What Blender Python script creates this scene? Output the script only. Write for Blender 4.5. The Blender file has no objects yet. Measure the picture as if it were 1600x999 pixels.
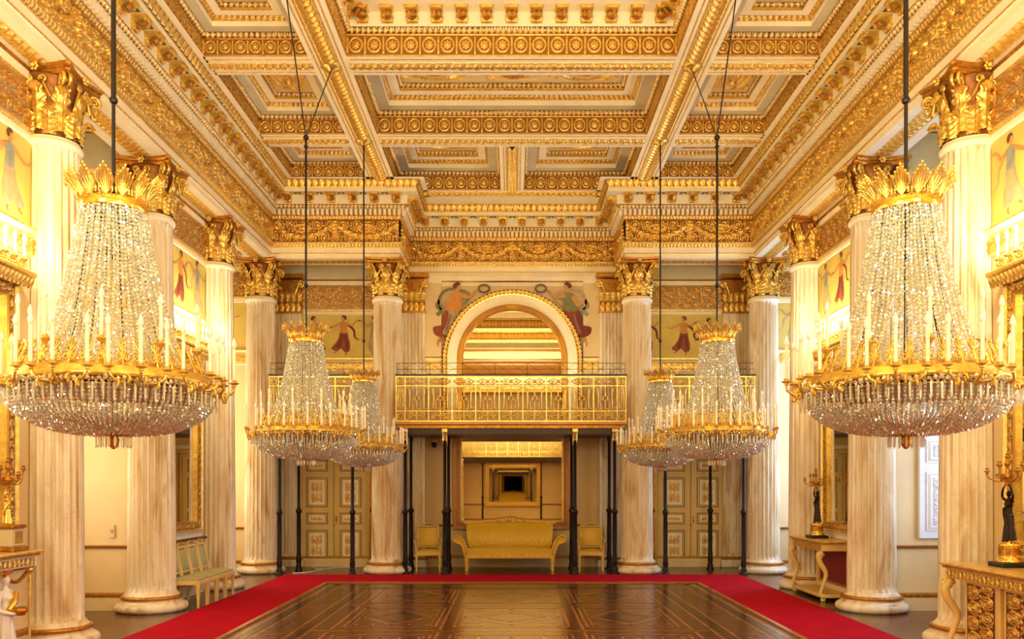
import bpy, math, random
import numpy as np
from mathutils import Vector, Matrix
R = math.radians; PI = math.pi
random.seed(4); RNG = np.random.default_rng(7)
sc = bpy.context.scene
col = sc.collection

# ------------------------------------------------------------------ camera, world, lights, exposure
cam_d = bpy.data.cameras.new('camera'); cam = bpy.data.objects.new('camera', cam_d); col.objects.link(cam)
cam.location = (0.026, 0.0, 1.92); cam.rotation_euler = (R(90), 0, 0)
cam_d.sensor_width = 36; cam_d.lens = 36*1354/1600; cam_d.shift_x = -0.0014; cam_d.shift_y = 0.1618
cam_d.clip_start = 0.05; cam_d.clip_end = 200
sc.camera = cam
sc.view_settings.view_transform = 'Standard'; sc.view_settings.look = 'None'
sc.view_settings.gamma = 1; sc.view_settings.use_curve_mapping = False
sc.view_settings.exposure = 0.25
w = bpy.data.worlds.new('world'); sc.world = w; w.use_nodes = True
w.node_tree.nodes['Background'].inputs[0].default_value = (0.75, 0.85, 1.0, 1)
w.node_tree.nodes['Background'].inputs[1].default_value = 0.6

def area(name, loc, target, sx, sy, power, color):
    d = bpy.data.lights.new(name, 'AREA'); d.shape = 'RECTANGLE'; d.size = sx; d.size_y = sy
    d.energy = power; d.color = color
    o = bpy.data.objects.new(name, d); col.objects.link(o); o.location = loc
    o.rotation_euler = (Vector(target)-Vector(loc)).to_track_quat('-Z', 'Y').to_euler()
    return o
def point(name, loc, power, color, rad=0.1):
    d = bpy.data.lights.new(name, 'POINT'); d.energy = power; d.color = color; d.shadow_soft_size = rad
    o = bpy.data.objects.new(name, d); col.objects.link(o); o.location = loc
    return o
COOL = (0.46, 0.63, 1.0)
for sx in (-1, 1): area('rear_fill_light', (sx*3.95, -0.6, 5.0), (sx*1.5, 12, 5.6), 2.1, 3.4, 250, (1.0, 0.90, 0.62))  # added fill lamps behind the camera, not fittings of the hall
area('ceiling_fill_light', (0, 2.2, 3.2), (0, 2.2001, 9.0), 3.6, 3.6, 880, (1.0, 0.91, 0.62))  # added mid-air fill aimed up to brighten the ceiling
area('far_ceiling_fill', (0, 19.5, 3.9), (0, 18.6, 8.0), 3.8, 0.7, 45, (1.0, 0.86, 0.56))  # added fill above the balcony deck, brightens the far ceiling
for yy, pw in ((11.85, 190), (17.6, 300)):
    area('window_daylight', (7.3, yy, 3.4), (0, yy-2.0, 3.6), 2.2, 4.6, pw, COOL)
area('window_daylight', (7.3, 6.1, 3.4), (0, 7.2, 4.2), 2.2, 4.6, 200, (1.0, 0.93, 0.84))
for yy, pw in ((11.85, 110), (17.6, 150), (6.1, 220)):
    area('left_recess_fill', (-7.3, yy, 3.4), (0, yy-1.0, 4.0), 2.2, 4.6, pw, (1.0, 0.87, 0.64))  # added warm fill in the left recesses, no doorway modelled there
for sx in (-1, 1):
    for yc in (8.98, 14.73):
        for dy in (-0.6, 0, 0.6):
            point('sconce_glow', (sx*5.15, yc+dy, 4.72), 24, (1.0, 0.84, 0.54), 0.06)

# ------------------------------------------------------------------ materials
def new_mat(name):
    m = bpy.data.materials.new(name); m.use_nodes = True
    nt = m.node_tree; b = nt.nodes['Principled BSDF']
    return m, nt, b
def N(nt, t, **kw):
    n = nt.nodes.new(t)
    for k, v in kw.items():
        if k.startswith('i_'): n.inputs[int(k[2:])].default_value = v
        else: setattr(n, k, v)
    return n
def ramp(nt, fac, stops):
    r = nt.nodes.new('ShaderNodeValToRGB'); e = r.color_ramp.elements
    while len(e) < len(stops): e.new(0.5)
    for k, (p, c) in enumerate(stops): e[k].position = p; e[k].color = (*c, 1)
    nt.links.new(fac, r.inputs[0]); return r.outputs[0]
def srgb(r, g, b):
    f = lambda c: c/12.92 if c <= 0.04045 else ((c+0.055)/1.055)**2.4
    return (f(r/255), f(g/255), f(b/255))
def simple(name, c, rough=0.5, metal=0.0, noise=0.0, scale=6.0, bump=0.0, bscale=40.0, stretch=(1,1,1), coat=0.0):
    m, nt, b = new_mat(name)
    b.inputs['Roughness'].default_value = rough; b.inputs['Metallic'].default_value = metal
    if coat: b.inputs['Coat Weight'].default_value = coat
    tc = N(nt, 'ShaderNodeTexCoord'); mp = N(nt, 'ShaderNodeMapping'); mp.inputs['Scale'].default_value = stretch
    nt.links.new(tc.outputs['Object'], mp.inputs[0])
    if noise:
        n = N(nt, 'ShaderNodeTexNoise'); n.inputs['Scale'].default_value = scale; n.inputs['Detail'].default_value = 5
        nt.links.new(mp.outputs[0], n.inputs['Vector'])
        lo = tuple(max(0, x*(1-noise)) for x in c); hi = tuple(min(1, x*(1+noise*0.6)) for x in c)
        nt.links.new(ramp(nt, n.outputs[0], [(0.3, lo), (0.7, hi)]), b.inputs['Base Color'])
    else: b.inputs['Base Color'].default_value = (*c, 1)
    if bump:
        n2 = N(nt, 'ShaderNodeTexNoise'); n2.inputs['Scale'].default_value = bscale; n2.inputs['Detail'].default_value = 3
        nt.links.new(mp.outputs[0], n2.inputs['Vector'])
        bp = N(nt, 'ShaderNodeBump'); bp.inputs['Strength'].default_value = bump; bp.inputs['Distance'].default_value = 0.01
        nt.links.new(n2.outputs[0], bp.inputs['Height']); nt.links.new(bp.outputs[0], b.inputs['Normal'])
    return m
def relief_mat(name, ground, gold, metal=0.75, rough=0.33, thr=(0.10, 0.22)):
    """gold leaf on the raised ornament, paint on the ground between, with shade mixed into the brown one (by the relief-height attribute)"""
    m, nt, b = new_mat(name)
    at = N(nt, 'ShaderNodeAttribute'); at.attribute_name = 'h'
    mr = N(nt, 'ShaderNodeMapRange'); mr.inputs[1].default_value = thr[0]; mr.inputs[2].default_value = thr[1]
    nt.links.new(at.outputs['Fac'], mr.inputs[0])
    tc = N(nt, 'ShaderNodeTexCoord'); n = N(nt, 'ShaderNodeTexNoise'); n.inputs['Scale'].default_value = 30; n.inputs['Detail'].default_value = 4
    nt.links.new(tc.outputs['Object'], n.inputs['Vector'])
    g2 = tuple(min(1, x*1.12) for x in gold); g1 = (gold[0]*0.72, gold[1]*0.6, gold[2]*0.45)
    gc = ramp(nt, n.outputs[0], [(0.3, g1), (0.62, g2)])
    mx = N(nt, 'ShaderNodeMix'); mx.data_type = 'RGBA'; mx.inputs[6].default_value = (*ground, 1)
    nt.links.new(mr.outputs[0], mx.inputs[0]); nt.links.new(gc, mx.inputs[7])
    nt.links.new(mx.outputs[2], b.inputs['Base Color'])
    mm = N(nt, 'ShaderNodeMath'); mm.operation = 'MULTIPLY'; mm.inputs[1].default_value = metal
    nt.links.new(mr.outputs[0], mm.inputs[0]); nt.links.new(mm.outputs[0], b.inputs['Metallic'])
    b.inputs['Roughness'].default_value = rough
    n3 = N(nt, 'ShaderNodeTexNoise'); n3.inputs['Scale'].default_value = 90; n3.inputs['Detail'].default_value = 2
    nt.links.new(tc.outputs['Object'], n3.inputs['Vector'])
    bp = N(nt, 'ShaderNodeBump'); bp.inputs['Strength'].default_value = 0.35; bp.inputs['Distance'].default_value = 0.008
    nt.links.new(n3.outputs[0], bp.inputs['Height']); nt.links.new(bp.outputs[0], b.inputs['Normal'])
    return m
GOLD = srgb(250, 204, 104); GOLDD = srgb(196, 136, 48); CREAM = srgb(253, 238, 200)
M = {}
M['cream'] = simple('cream_paint', CREAM, 0.45, 0, 0.08, 3)
M['greycream'] = simple('grey_cream_paint', srgb(214, 202, 164), 0.5, 0, 0.1, 3)
M['wall'] = simple('wall_plaster', srgb(230, 204, 150), 0.55, 0, 0.1, 1.2)
M['ochre'] = simple('ochre_ground', srgb(222, 194, 96), 0.6, 0, 0.16, 2.0)
M['gold'] = simple('gold_leaf', GOLD, 0.3, 0.8, 0.3, 14, 0.3, 60)
M['goldpolish'] = simple('polished_gold', srgb(250, 200, 90), 0.18, 0.9, 0.08, 8)
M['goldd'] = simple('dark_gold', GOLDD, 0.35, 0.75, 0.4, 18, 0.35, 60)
M['goldshade'] = simple('gap_shade_gold', srgb(150, 92, 34), 0.45, 0.6, 0.4, 14, 0.3, 50)  # dark bell tone paints the shade in gaps between capital leaves
M['r_cream'] = relief_mat('gold_relief_on_cream', srgb(226, 196, 128), GOLD)
M['r_gold'] = relief_mat('gold_relief_on_shade_brown', srgb(142, 92, 36), GOLD)  # ground darkened to paint shade between the raised gilding
M['r_dark'] = relief_mat('gold_relief_on_dark', srgb(92, 52, 22), GOLD)
M['r_grey'] = relief_mat('gold_relief_on_grey', srgb(170, 146, 104), srgb(224, 172, 84))
M['r_egg'] = relief_mat('gilt_egg_and_dart', srgb(84, 48, 22), srgb(250, 214, 140), metal=0.5)
M['dark'] = simple('dark_bronze', (0.02, 0.014, 0.012), 0.35, 0.6)
M['bronze'] = simple('patinated_bronze', (0.03, 0.018, 0.012), 0.28, 0.8, 0.3, 12)
M['wood'] = simple('dark_wood', srgb(60, 34, 18), 0.4, 0, 0.3, 8)
M['pinkframe'] = simple('rose_gilt_frame', srgb(196, 140, 84), 0.35, 0.3, 0.1, 5)
M['white'] = simple('white_paint', srgb(240, 236, 226), 0.4, 0, 0.04, 5)
M['candle'] = simple('candle_wax', srgb(252, 240, 214), 0.4)
M['redcarpet'] = simple('red_carpet', srgb(178, 0, 28), 0.95, 0, 0.14, 3.0, 0.4, 400)
M['yellowsilk'] = simple('yellow_silk', srgb(226, 186, 52), 0.42, 0, 0.12, 26, 0.1, 60)
M['greensilk'] = simple('sage_silk', srgb(182, 172, 118), 0.5, 0, 0.14, 30)
M['doorpaint'] = simple('door_paint', srgb(226, 194, 112), 0.45, 0, 0.08, 3)
M['r_door'] = relief_mat('door_gilt_relief', srgb(232, 208, 150), srgb(214, 158, 62), metal=0.6)
M['doorline'] = simple('door_brown_line', srgb(120, 74, 34), 0.5)
M['silver'] = simple('white_shutter_paint', srgb(226, 226, 226), 0.45, 0, 0.06, 8)
M['r_silver'] = relief_mat('white_and_grey_relief', srgb(196, 196, 196), srgb(238, 232, 214), metal=0.1)
M['red_velvet'] = simple('crimson_back_panel', srgb(120, 24, 24), 0.7)
M['black'] = simple('black_plastic', (0.01, 0.01, 0.01), 0.3)
M['marbletop'] = simple('yellow_marble', srgb(214, 172, 92), 0.25, 0, 0.25, 9)

M['redcarpet'].node_tree.nodes['Principled BSDF'].inputs['Specular IOR Level'].default_value = 0.1
def mirror_mat():
    m, nt, b = new_mat('mirror_glass'); b.inputs['Metallic'].default_value = 1; b.inputs['Roughness'].default_value = 0.015
    b.inputs['Base Color'].default_value = (0.86, 0.80, 0.62, 1); return m
M['mirror'] = mirror_mat()
def bulb_mat(e, name):
    m, nt, b = new_mat(name); b.inputs['Base Color'].default_value = (1, 0.95, 0.86, 1); b.inputs['Roughness'].default_value = 0.15
    if e: b.inputs['Emission Color'].default_value = (1, 0.84, 0.58, 1); b.inputs['Emission Strength'].default_value = e
    return m
M['bulb_lit'] = bulb_mat(28, 'lit_candle_bulb'); M['bulb'] = bulb_mat(0, 'opal_candle_bulb')
def crystal_mat():
    m = bpy.data.materials.new('cut_crystal'); m.use_nodes = True; nt = m.node_tree
    b = nt.nodes['Principled BSDF']; out = nt.nodes['Material Output']
    b.inputs['Base Color'].default_value = (0.94, 0.96, 0.84, 1); b.inputs['Roughness'].default_value = 0.3
    tl = N(nt, 'ShaderNodeBsdfTranslucent'); tl.inputs['Color'].default_value = (0.98, 0.94, 0.86, 1); m0 = N(nt, 'ShaderNodeMixShader'); m0.inputs[0].default_value = 0.25
    nt.links.new(b.outputs[0], m0.inputs[1]); nt.links.new(tl.outputs[0], m0.inputs[2])
    gl = N(nt, 'ShaderNodeBsdfGlossy'); gl.inputs['Color'].default_value = (1, 0.99, 0.88, 1); gl.inputs['Roughness'].default_value = 0.08
    tr = N(nt, 'ShaderNodeBsdfTransparent'); tr.inputs['Color'].default_value = (0.97, 0.95, 0.92, 1)
    m1 = N(nt, 'ShaderNodeMixShader'); m1.inputs[0].default_value = 0.5
    nt.links.new(m0.outputs[0], m1.inputs[1]); nt.links.new(gl.outputs[0], m1.inputs[2])
    m2 = N(nt, 'ShaderNodeMixShader'); m2.inputs[0].default_value = 0.25
    nt.links.new(m1.outputs[0], m2.inputs[1]); nt.links.new(tr.outputs[0], m2.inputs[2])
    nt.links.new(m2.outputs[0], out.inputs['Surface']); return m
M['crystal'] = crystal_mat()
def marble_mat():
    m, nt, b = new_mat('veined_marble'); b.inputs['Roughness'].default_value = 0.3
    tc = N(nt, 'ShaderNodeTexCoord'); oi = N(nt, 'ShaderNodeObjectInfo')
    va = N(nt, 'ShaderNodeVectorMath'); va.operation = 'ADD'
    ml = N(nt, 'ShaderNodeMath'); ml.operation = 'MULTIPLY'; ml.inputs[1].default_value = 37.0
    nt.links.new(oi.outputs['Random'], ml.inputs[0]); nt.links.new(tc.outputs['Object'], va.inputs[0]); nt.links.new(ml.outputs[0], va.inputs[1])
    mp = N(nt, 'ShaderNodeMapping'); mp.inputs['Scale'].default_value = (3, 3, 0.5); nt.links.new(va.outputs[0], mp.inputs[0])
    n = N(nt, 'ShaderNodeTexNoise'); n.inputs['Scale'].default_value = 1.2; n.inputs['Detail'].default_value = 7; n.inputs['Distortion'].default_value = 1.2
    nt.links.new(mp.outputs[0], n.inputs['Vector'])
    c = ramp(nt, n.outputs[0], [(0.26, srgb(178, 134, 78)), (0.42, srgb(226, 202, 158)), (0.58, srgb(240, 228, 200)), (0.76, srgb(208, 172, 120))])
    n2 = N(nt, 'ShaderNodeTexNoise'); n2.inputs['Scale'].default_value = 2.2; n2.inputs['Detail'].default_value = 6; n2.inputs['Distortion'].default_value = 2.5
    mp2 = N(nt, 'ShaderNodeMapping'); mp2.inputs['Scale'].default_value = (1.5, 1.5, 0.8); nt.links.new(va.outputs[0], mp2.inputs[0]); nt.links.new(mp2.outputs[0], n2.inputs['Vector'])
    v = ramp(nt, n2.outputs[0], [(0.485, (1, 1, 1)), (0.5, (0.66, 0.56, 0.46)), (0.515, (1, 1, 1))])
    mx = N(nt, 'ShaderNodeMix'); mx.data_type = 'RGBA'; mx.blend_type = 'MULTIPLY'; mx.inputs[0].default_value = 0.35
    nt.links.new(c, mx.inputs[6]); nt.links.new(v, mx.inputs[7]); nt.links.new(mx.outputs[2], b.inputs['Base Color'])
    return m
M['marble'] = marble_mat()
def floor_mat(name, c1, c2, rough):
    m, nt, b = new_mat(name); b.inputs['Roughness'].default_value = rough
    tc = N(nt, 'ShaderNodeTexCoord'); mp = N(nt, 'ShaderNodeMapping'); mp.inputs['Scale'].default_value = (1, 1, 1)
    nt.links.new(tc.outputs['Object'], mp.inputs[0])
    ck = N(nt, 'ShaderNodeTexBrick'); ck.inputs['Scale'].default_value = 1.0; ck.inputs['Brick Width'].default_value = 0.62; ck.inputs['Row Height'].default_value = 0.31
    ck.inputs['Mortar Size'].default_value = 0.006; ck.inputs['Color1'].default_value = (*c1, 1); ck.inputs['Color2'].default_value = (*c2, 1); ck.inputs['Mortar'].default_value = (c1[0]*.4, c1[1]*.4, c1[2]*.4, 1)
    nt.links.new(mp.outputs[0], ck.inputs['Vector'])
    n = N(nt, 'ShaderNodeTexNoise'); n.inputs['Scale'].default_value = 4; n.inputs['Detail'].default_value = 6
    mp2 = N(nt, 'ShaderNodeMapping'); mp2.inputs['Scale'].default_value = (8, 1, 1); nt.links.new(tc.outputs['Object'], mp2.inputs[0]); nt.links.new(mp2.outputs[0], n.inputs['Vector'])
    g = ramp(nt, n.outputs[0], [(0.3, (0.6, 0.6, 0.6)), (0.7, (1.25, 1.2, 1.1))])
    mx = N(nt, 'ShaderNodeMix'); mx.data_type = 'RGBA'; mx.blend_type = 'MULTIPLY'; mx.inputs[0].default_value = 1
    nt.links.new(ck.outputs[0], mx.inputs[6]); nt.links.new(g, mx.inputs[7]); nt.links.new(mx.outputs[2], b.inputs['Base Color'])
    return m
M['floor'] = floor_mat('polished_parquet', srgb(84, 44, 18), srgb(104, 56, 22), 0.22)
M['inlay'] = simple('light_wood_inlay', srgb(170, 104, 50), 0.2, 0, 0.25, 10)
M['inlay_dark'] = simple('dark_wood_inlay', srgb(58, 28, 14), 0.2, 0, 0.25, 10)

# ------------------------------------------------------------------ mesh building
class MB:
    def __init__(s): s.V = []; s.F = []; s.H = []; s.n = 0; s.mats = []
    def add(s, V, F, mat, h=0.0, smooth=True):
        V = np.asarray(V, float).reshape(-1, 3)
        if mat not in s.mats: s.mats.append(mat)
        k = s.mats.index(mat)
        s.V.append(V); s.H.append(np.full(len(V), h, float) if np.isscalar(h) else np.asarray(h, float).ravel())
        if isinstance(F, np.ndarray): F = [F]
        else:
            g = {}
            for f in F: g.setdefault(len(f), []).append(f)
            F = [np.array(x) for x in g.values()]
        for f in F: s.F.append((f+s.n, k, smooth))
        s.n += len(V); return s
    def xf(s, mtx):
        A = np.array(mtx); s.V = [v @ A[:3, :3].T + A[:3, 3] for v in s.V]; return s
    def join(s, o, mtx=None):
        A = np.array(mtx) if mtx is not None else None
        base = s.n
        for v, h in zip(o.V, o.H):
            s.V.append(v if A is None else v @ A[:3, :3].T + A[:3, 3]); s.H.append(h)
        for f, k, sm in o.F:
            m = o.mats[k]
            if m not in s.mats: s.mats.append(m)
            s.F.append((f+base, s.mats.index(m), sm))
        s.n += o.n; return s
    def mesh(s, name):
        me = bpy.data.meshes.new(name)
        V = np.concatenate(s.V).astype(np.float32); H = np.concatenate(s.H).astype(np.float32)
        me.vertices.add(len(V)); me.vertices.foreach_set('co', V.ravel())
        idx = np.concatenate([f.ravel() for f, k, sm in s.F]).astype(np.int32)
        tot = np.concatenate([np.full(len(f), f.shape[1]) for f, k, sm in s.F])
        st = np.concatenate([[0], np.cumsum(tot)[:-1]]).astype(np.int32)
        mi = np.concatenate([np.full(len(f), k) for f, k, sm in s.F]).astype(np.int32)
        sm = np.concatenate([np.full(len(f), sm_) for f, k, sm_ in s.F]).astype(bool)
        me.loops.add(len(idx)); me.loops.foreach_set('vertex_index', idx)
        me.polygons.add(len(st)); me.polygons.foreach_set('loop_start', st)
        me.polygons.foreach_set('material_index', mi); me.polygons.foreach_set('use_smooth', sm)
        for m in s.mats: me.materials.append(M[m])
        a = me.attributes.new('h', 'FLOAT', 'POINT'); a.data.foreach_set('value', H)
        me.update(calc_edges=True); me.validate(); return me
    def build(s, name, parent=None, loc=None, rz=0):
        o = bpy.data.objects.new(name, s.mesh(name)); col.objects.link(o)
        if parent: o.parent = parent
        if loc is not None: o.location = loc
        if rz: o.rotation_euler = (0, 0, rz)
        return o
def tag(o, label=None, cat=None, group=None, kind=None):
    if label: o['label'] = label
    if cat: o['category'] = cat
    if group: o['group'] = group
    if kind: o['kind'] = kind
    return o
def empty(name, loc, rz=0):
    o = bpy.data.objects.new(name, None); col.objects.link(o); o.location = loc; o.rotation_euler = (0, 0, rz); return o
KIDS = {}
def copy_tree(o, parent=None, top=True):
    c = o.copy(); col.objects.link(c)
    if parent: c.parent = parent
    for ch in list(o.children): copy_tree(ch, c, False)
    return c
def place(proto, first, loc, rz, label):
    o = proto if first else copy_tree(proto)
    o.location = loc; o.rotation_euler = (0, 0, rz); o['label'] = label
    return o

QUAD = [(0, 1, 3, 2), (4, 6, 7, 5), (0, 4, 5, 1), (2, 3, 7, 6), (0, 2, 6, 4), (1, 5, 7, 3)]
def box(mb, x0, x1, y0, y1, z0, z1, mat, bev=0.0):
    if bev <= 0:
        V = [(x, y, z) for x in (x0, x1) for y in (y0, y1) for z in (z0, z1)]
        mb.add(V, np.array(QUAD), mat, smooth=False); return
    b = min(bev, (x1-x0)/2.01, (y1-y0)/2.01, (z1-z0)/2.01)
    V = []; F = []
    rings = [(b, z0), (0, z0+b), (0, z1-b), (b, z1)]
    for d, z in rings:
        for (x, y) in ((x0+b, y0+d), (x1-b, y0+d), (x1-d, y0+b), (x1-d, y1-b), (x1-b, y1-d), (x0+b, y1-d), (x0+d, y1-b), (x0+d, y0+b)):
            V.append((x, y, z))
    for k in range(3):
        for i in range(8): j = (i+1) % 8; F.append((k*8+i, k*8+j, k*8+8+j, k*8+8+i))
    F.append(tuple(range(7, -1, -1))); F.append(tuple(24+i for i in range(8)))
    mb.add(V, F, mat, smooth=False)
def obox(mb, c, ax, ay, az, hx, hy, hz, mat):
    c = np.array(c, float); ax, ay, az = [np.array(a, float) for a in (ax, ay, az)]
    V = [c+i*hx*ax+j*hy*ay+k*hz*az for i in (-1, 1) for j in (-1, 1) for k in (-1, 1)]
    mb.add(V, np.array(QUAD), mat, smooth=False)
def lathe(mb, prof, mat, n=24, cx=0, cy=0, a0=0, h=0.0, mod=None):
    prof = np.array(prof, float); k = len(prof); th = np.arange(n)*2*PI/n+a0
    r = prof[:, 0][:, None]*np.ones(n); z = prof[:, 1][:, None]*np.ones(n)
    if mod is not None: r = mod(r, z, th[None, :]*np.ones((k, 1)))
    V = np.stack([cx+r*np.cos(th), cy+r*np.sin(th), z], -1).reshape(-1, 3)
    i = np.arange(k-1)[:, None]*n; j = np.arange(n); j2 = (j+1) % n
    F = np.stack([i+j, i+j2, i+n+j2, i+n+j], -1).reshape(-1, 4)
    mb.add(V, F, mat, h)
    caps = []
    if prof[0, 0] > 1e-4: caps.append(tuple(range(n-1, -1, -1)))
    if prof[-1, 0] > 1e-4: caps.append(tuple((k-1)*n+q for q in range(n)))
    if caps:
        mb.add(V, caps, mat, h, smooth=False)
def tube(mb, pts, r, mat, n=6, h=0.0, caps=True, flat=None):
    P = np.array(pts, float); k = len(P); rr = np.ones(k)*r if np.isscalar(r) else np.array(r, float)
    T = np.gradient(P, axis=0) if k > 2 else np.array([P[1]-P[0]]*2)
    T /= np.linalg.norm(T, axis=1)[:, None]+1e-9
    up = np.array([0, 0, 1.0]) if abs(T[0][2]) < 0.9 else np.array([1.0, 0, 0])
    if flat is not None: up = np.array(flat, float)
    V = []; a = np.arange(n)*2*PI/n
    for i in range(k):
        s_ = np.cross(T[i], up); nn = np.linalg.norm(s_)
        if nn < 1e-3: s_ = np.array([1.0, 0, 0]); nn = 1
        s_ /= nn; u = np.cross(s_, T[i])
        if flat is None: up = u
        V.append(P[i]+rr[i]*(np.cos(a)[:, None]*s_+np.sin(a)[:, None]*u))
    V = np.concatenate(V); i = np.arange(k-1)[:, None]*n; j = np.arange(n); j2 = (j+1) % n
    F = [np.stack([i+j, i+j2, i+n+j2, i+n+j], -1).reshape(-1, 4)]
    mb.add(V, F[0], mat, h)
    if caps: mb.add(np.concatenate([V[:n], V[-n:]]), [tuple(range(n-1, -1, -1)), tuple(range(n, 2*n))], mat, h)
def ball(mb, c, r, mat, n=10, m=6, sz=1.0, h=0.0):
    pr = [(max(0.0, r*math.sin(PI*i/m)), c[2]-r*sz*math.cos(PI*i/m)) for i in range(m+1)]
    pr[0] = (0.0, pr[0][1]); pr[-1] = (0.0, pr[-1][1])
    lathe(mb, pr, mat, n, c[0], c[1], h=h)
def smooth_closed(pts, k=5):
    P = np.array(pts, float); n = len(P); out = []
    for i in range(n):
        p0, p1, p2, p3 = P[i-1], P[i], P[(i+1) % n], P[(i+2) % n]
        for t in np.arange(k)/k:
            out.append(0.5*((2*p1)+(-p0+p2)*t+(2*p0-5*p1+4*p2-p3)*t*t+(-p0+3*p1-3*p2+p3)*t**3))
    return np.array(out)
def smooth_open(pts, k=6):
    P = np.array(pts, float); Q = np.vstack([2*P[0]-P[1], P, 2*P[-1]-P[-2]]); out = []
    for i in range(len(P)-1):
        p0, p1, p2, p3 = Q[i:i+4]
        for t in np.arange(k)/k:
            out.append(0.5*((2*p1)+(-p0+p2)*t+(2*p0-5*p1+4*p2-p3)*t*t+(-p0+3*p1-3*p2+p3)*t**3))
    out.append(P[-1]); return np.array(out)

# ------------------------------------------------------------------ carved ornament, as relief heights over (s along in periods, v across 0..1)
fr = lambda s: s-np.floor(s)-0.5
cl = lambda x: np.clip(x, 0, 1)
def P_egg(s, v):
    f = fr(s); e = np.sqrt(cl(1-(f/.34)**2-((v-.45)/.46)**2))
    return np.maximum(e, .7*cl(1-np.abs(np.abs(f)-.5)/.07)*cl(v*2))
def P_bead(s, v):
    f = fr(s); return np.sqrt(cl(1-(f/.42)**2-((v-.5)/.44)**2))
def P_leaf(s, v):
    f = fr(s); wd = .46*np.sqrt(cl(1-((v-.35)/.65)**2))+1e-3
    a = cl(1-(np.abs(f)/wd)**3)*(.65+.35*np.cos(np.abs(f)*26-v*7)); return np.maximum(a, .5*cl(1-np.abs(np.abs(f)-.5)/.06)*cl(v*1.5))
def P_rosette(s, v):
    f = fr(s); d = cl(1-np.abs(np.abs(f)-.5)/.05)*cl(6*v*(1-v)*2)
    q = np.sqrt((f/.37)**2+((v-.52)/.40)**2); th = np.arctan2((v-.52), f)
    ring = cl(1-np.abs(q-.92)/.12)*.8
    fl = cl(1.15-q*1.5)*(.55+.45*np.cos(8*th))*.8; c = cl(1-q/.2)
    edge = .7*np.maximum(cl(1-v/.06), cl(1-(1-v)/.06))
    return np.maximum.reduce([d, ring, fl, c, edge])
def P_braid(s, v):
    y1 = .5+.30*np.sin(2*PI*s); y2 = .5-.30*np.sin(2*PI*s)
    h = np.maximum(cl(1-((v-y1)/.15)**2), cl(1-((v-y2)/.15)**2)*.9)
    f = fr(s*2); return np.maximum(h, .8*np.sqrt(cl(1-(f/.3)**2-((v-.5)/.13)**2)))
def P_acan(s, v):
    f = fr(s); x = v-.5
    q = np.abs(x)*1.6+f
    return cl(.55+.45*np.cos(2*PI*(s*1.0+np.abs(x)*1.4)))*cl(4*(1-np.abs(x)*2))+.3*cl(1-np.abs(x)/.06)
def P_scroll(s, v, asp=1.0):
    i = np.floor(s); f = (s-i-.5)*asp; sg = np.where(i % 2 == 0, 1.0, -1.0)
    y = (v-.5)*sg; r = np.sqrt(f*f+y*y); th = np.arctan2(y, f)
    sp = cl(1.5*np.cos(2*PI*(r/.17)-th)+.1)*cl((.47-r)*14)
    pet = cl(1-r/.15)*(.6+.4*np.cos(6*th))
    lf = cl(np.sin(11*f+4*np.sin(7*y)+2)*np.cos(13*y+3*np.sin(9*f))*1.6)*cl((r-.34)*9)*.7
    stem = cl(1-np.abs(y-.36*np.sin(PI*(s-i)))/.05)*.0
    e = cl(4*v)*cl(4*(1-v)); return np.maximum.reduce([sp, pet, lf, stem])*cl(e+.1)
def P_lace(s, v):
    q = np.where(v < .5, v*2, (v-.5)*2); sh = np.where(v < .5, 0.0, .5)
    h = P_scroll(s+sh, q*.92+.04); return np.maximum(h, .8*cl(1-np.abs(v-.5)/.03)*(.5+.5*np.cos(2*PI*s*3)))
def P_arab(s, v):
    u = s-np.floor(s); x = np.abs(u-.5)*2; return P_scroll(v*3, x*.95, 1.0)
def P_garland(s, v):
    f = fr(s); yc = .86-.62*(1-(2*f)**2); t = (v-yc)
    sw = np.sqrt(cl(1-(t/.12)**2))*(.75+.25*np.cos(60*f)*np.cos(30*t))*cl((.5-np.abs(f))*20)
    dr = cl(1-(np.abs(np.abs(f)-.5)/.05)**2)*cl((v-.15)*6)*(.7+.3*np.cos(40*v))
    q = np.sqrt((f/.16)**2+((v-.62)/.2)**2); th = np.arctan2(v-.62, f)
    md = np.maximum(cl(1-np.abs(q-.8)/.2), cl(1-q/.6)*(.6+.4*np.cos(5*th)))
    bgd = .6*P_lace(s*5.0+.3, v*.9+.05)
    top = .8*P_leaf(s*14, v)*0
    return np.maximum.reduce([sw, dr, md, bgd])
PAT = dict(egg=P_egg, bead=P_bead, leaf=P_leaf, rosette=P_rosette, braid=P_braid, acan=P_acan, scroll=P_scroll, lace=P_lace, arab=P_arab, garland=P_garland)

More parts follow.
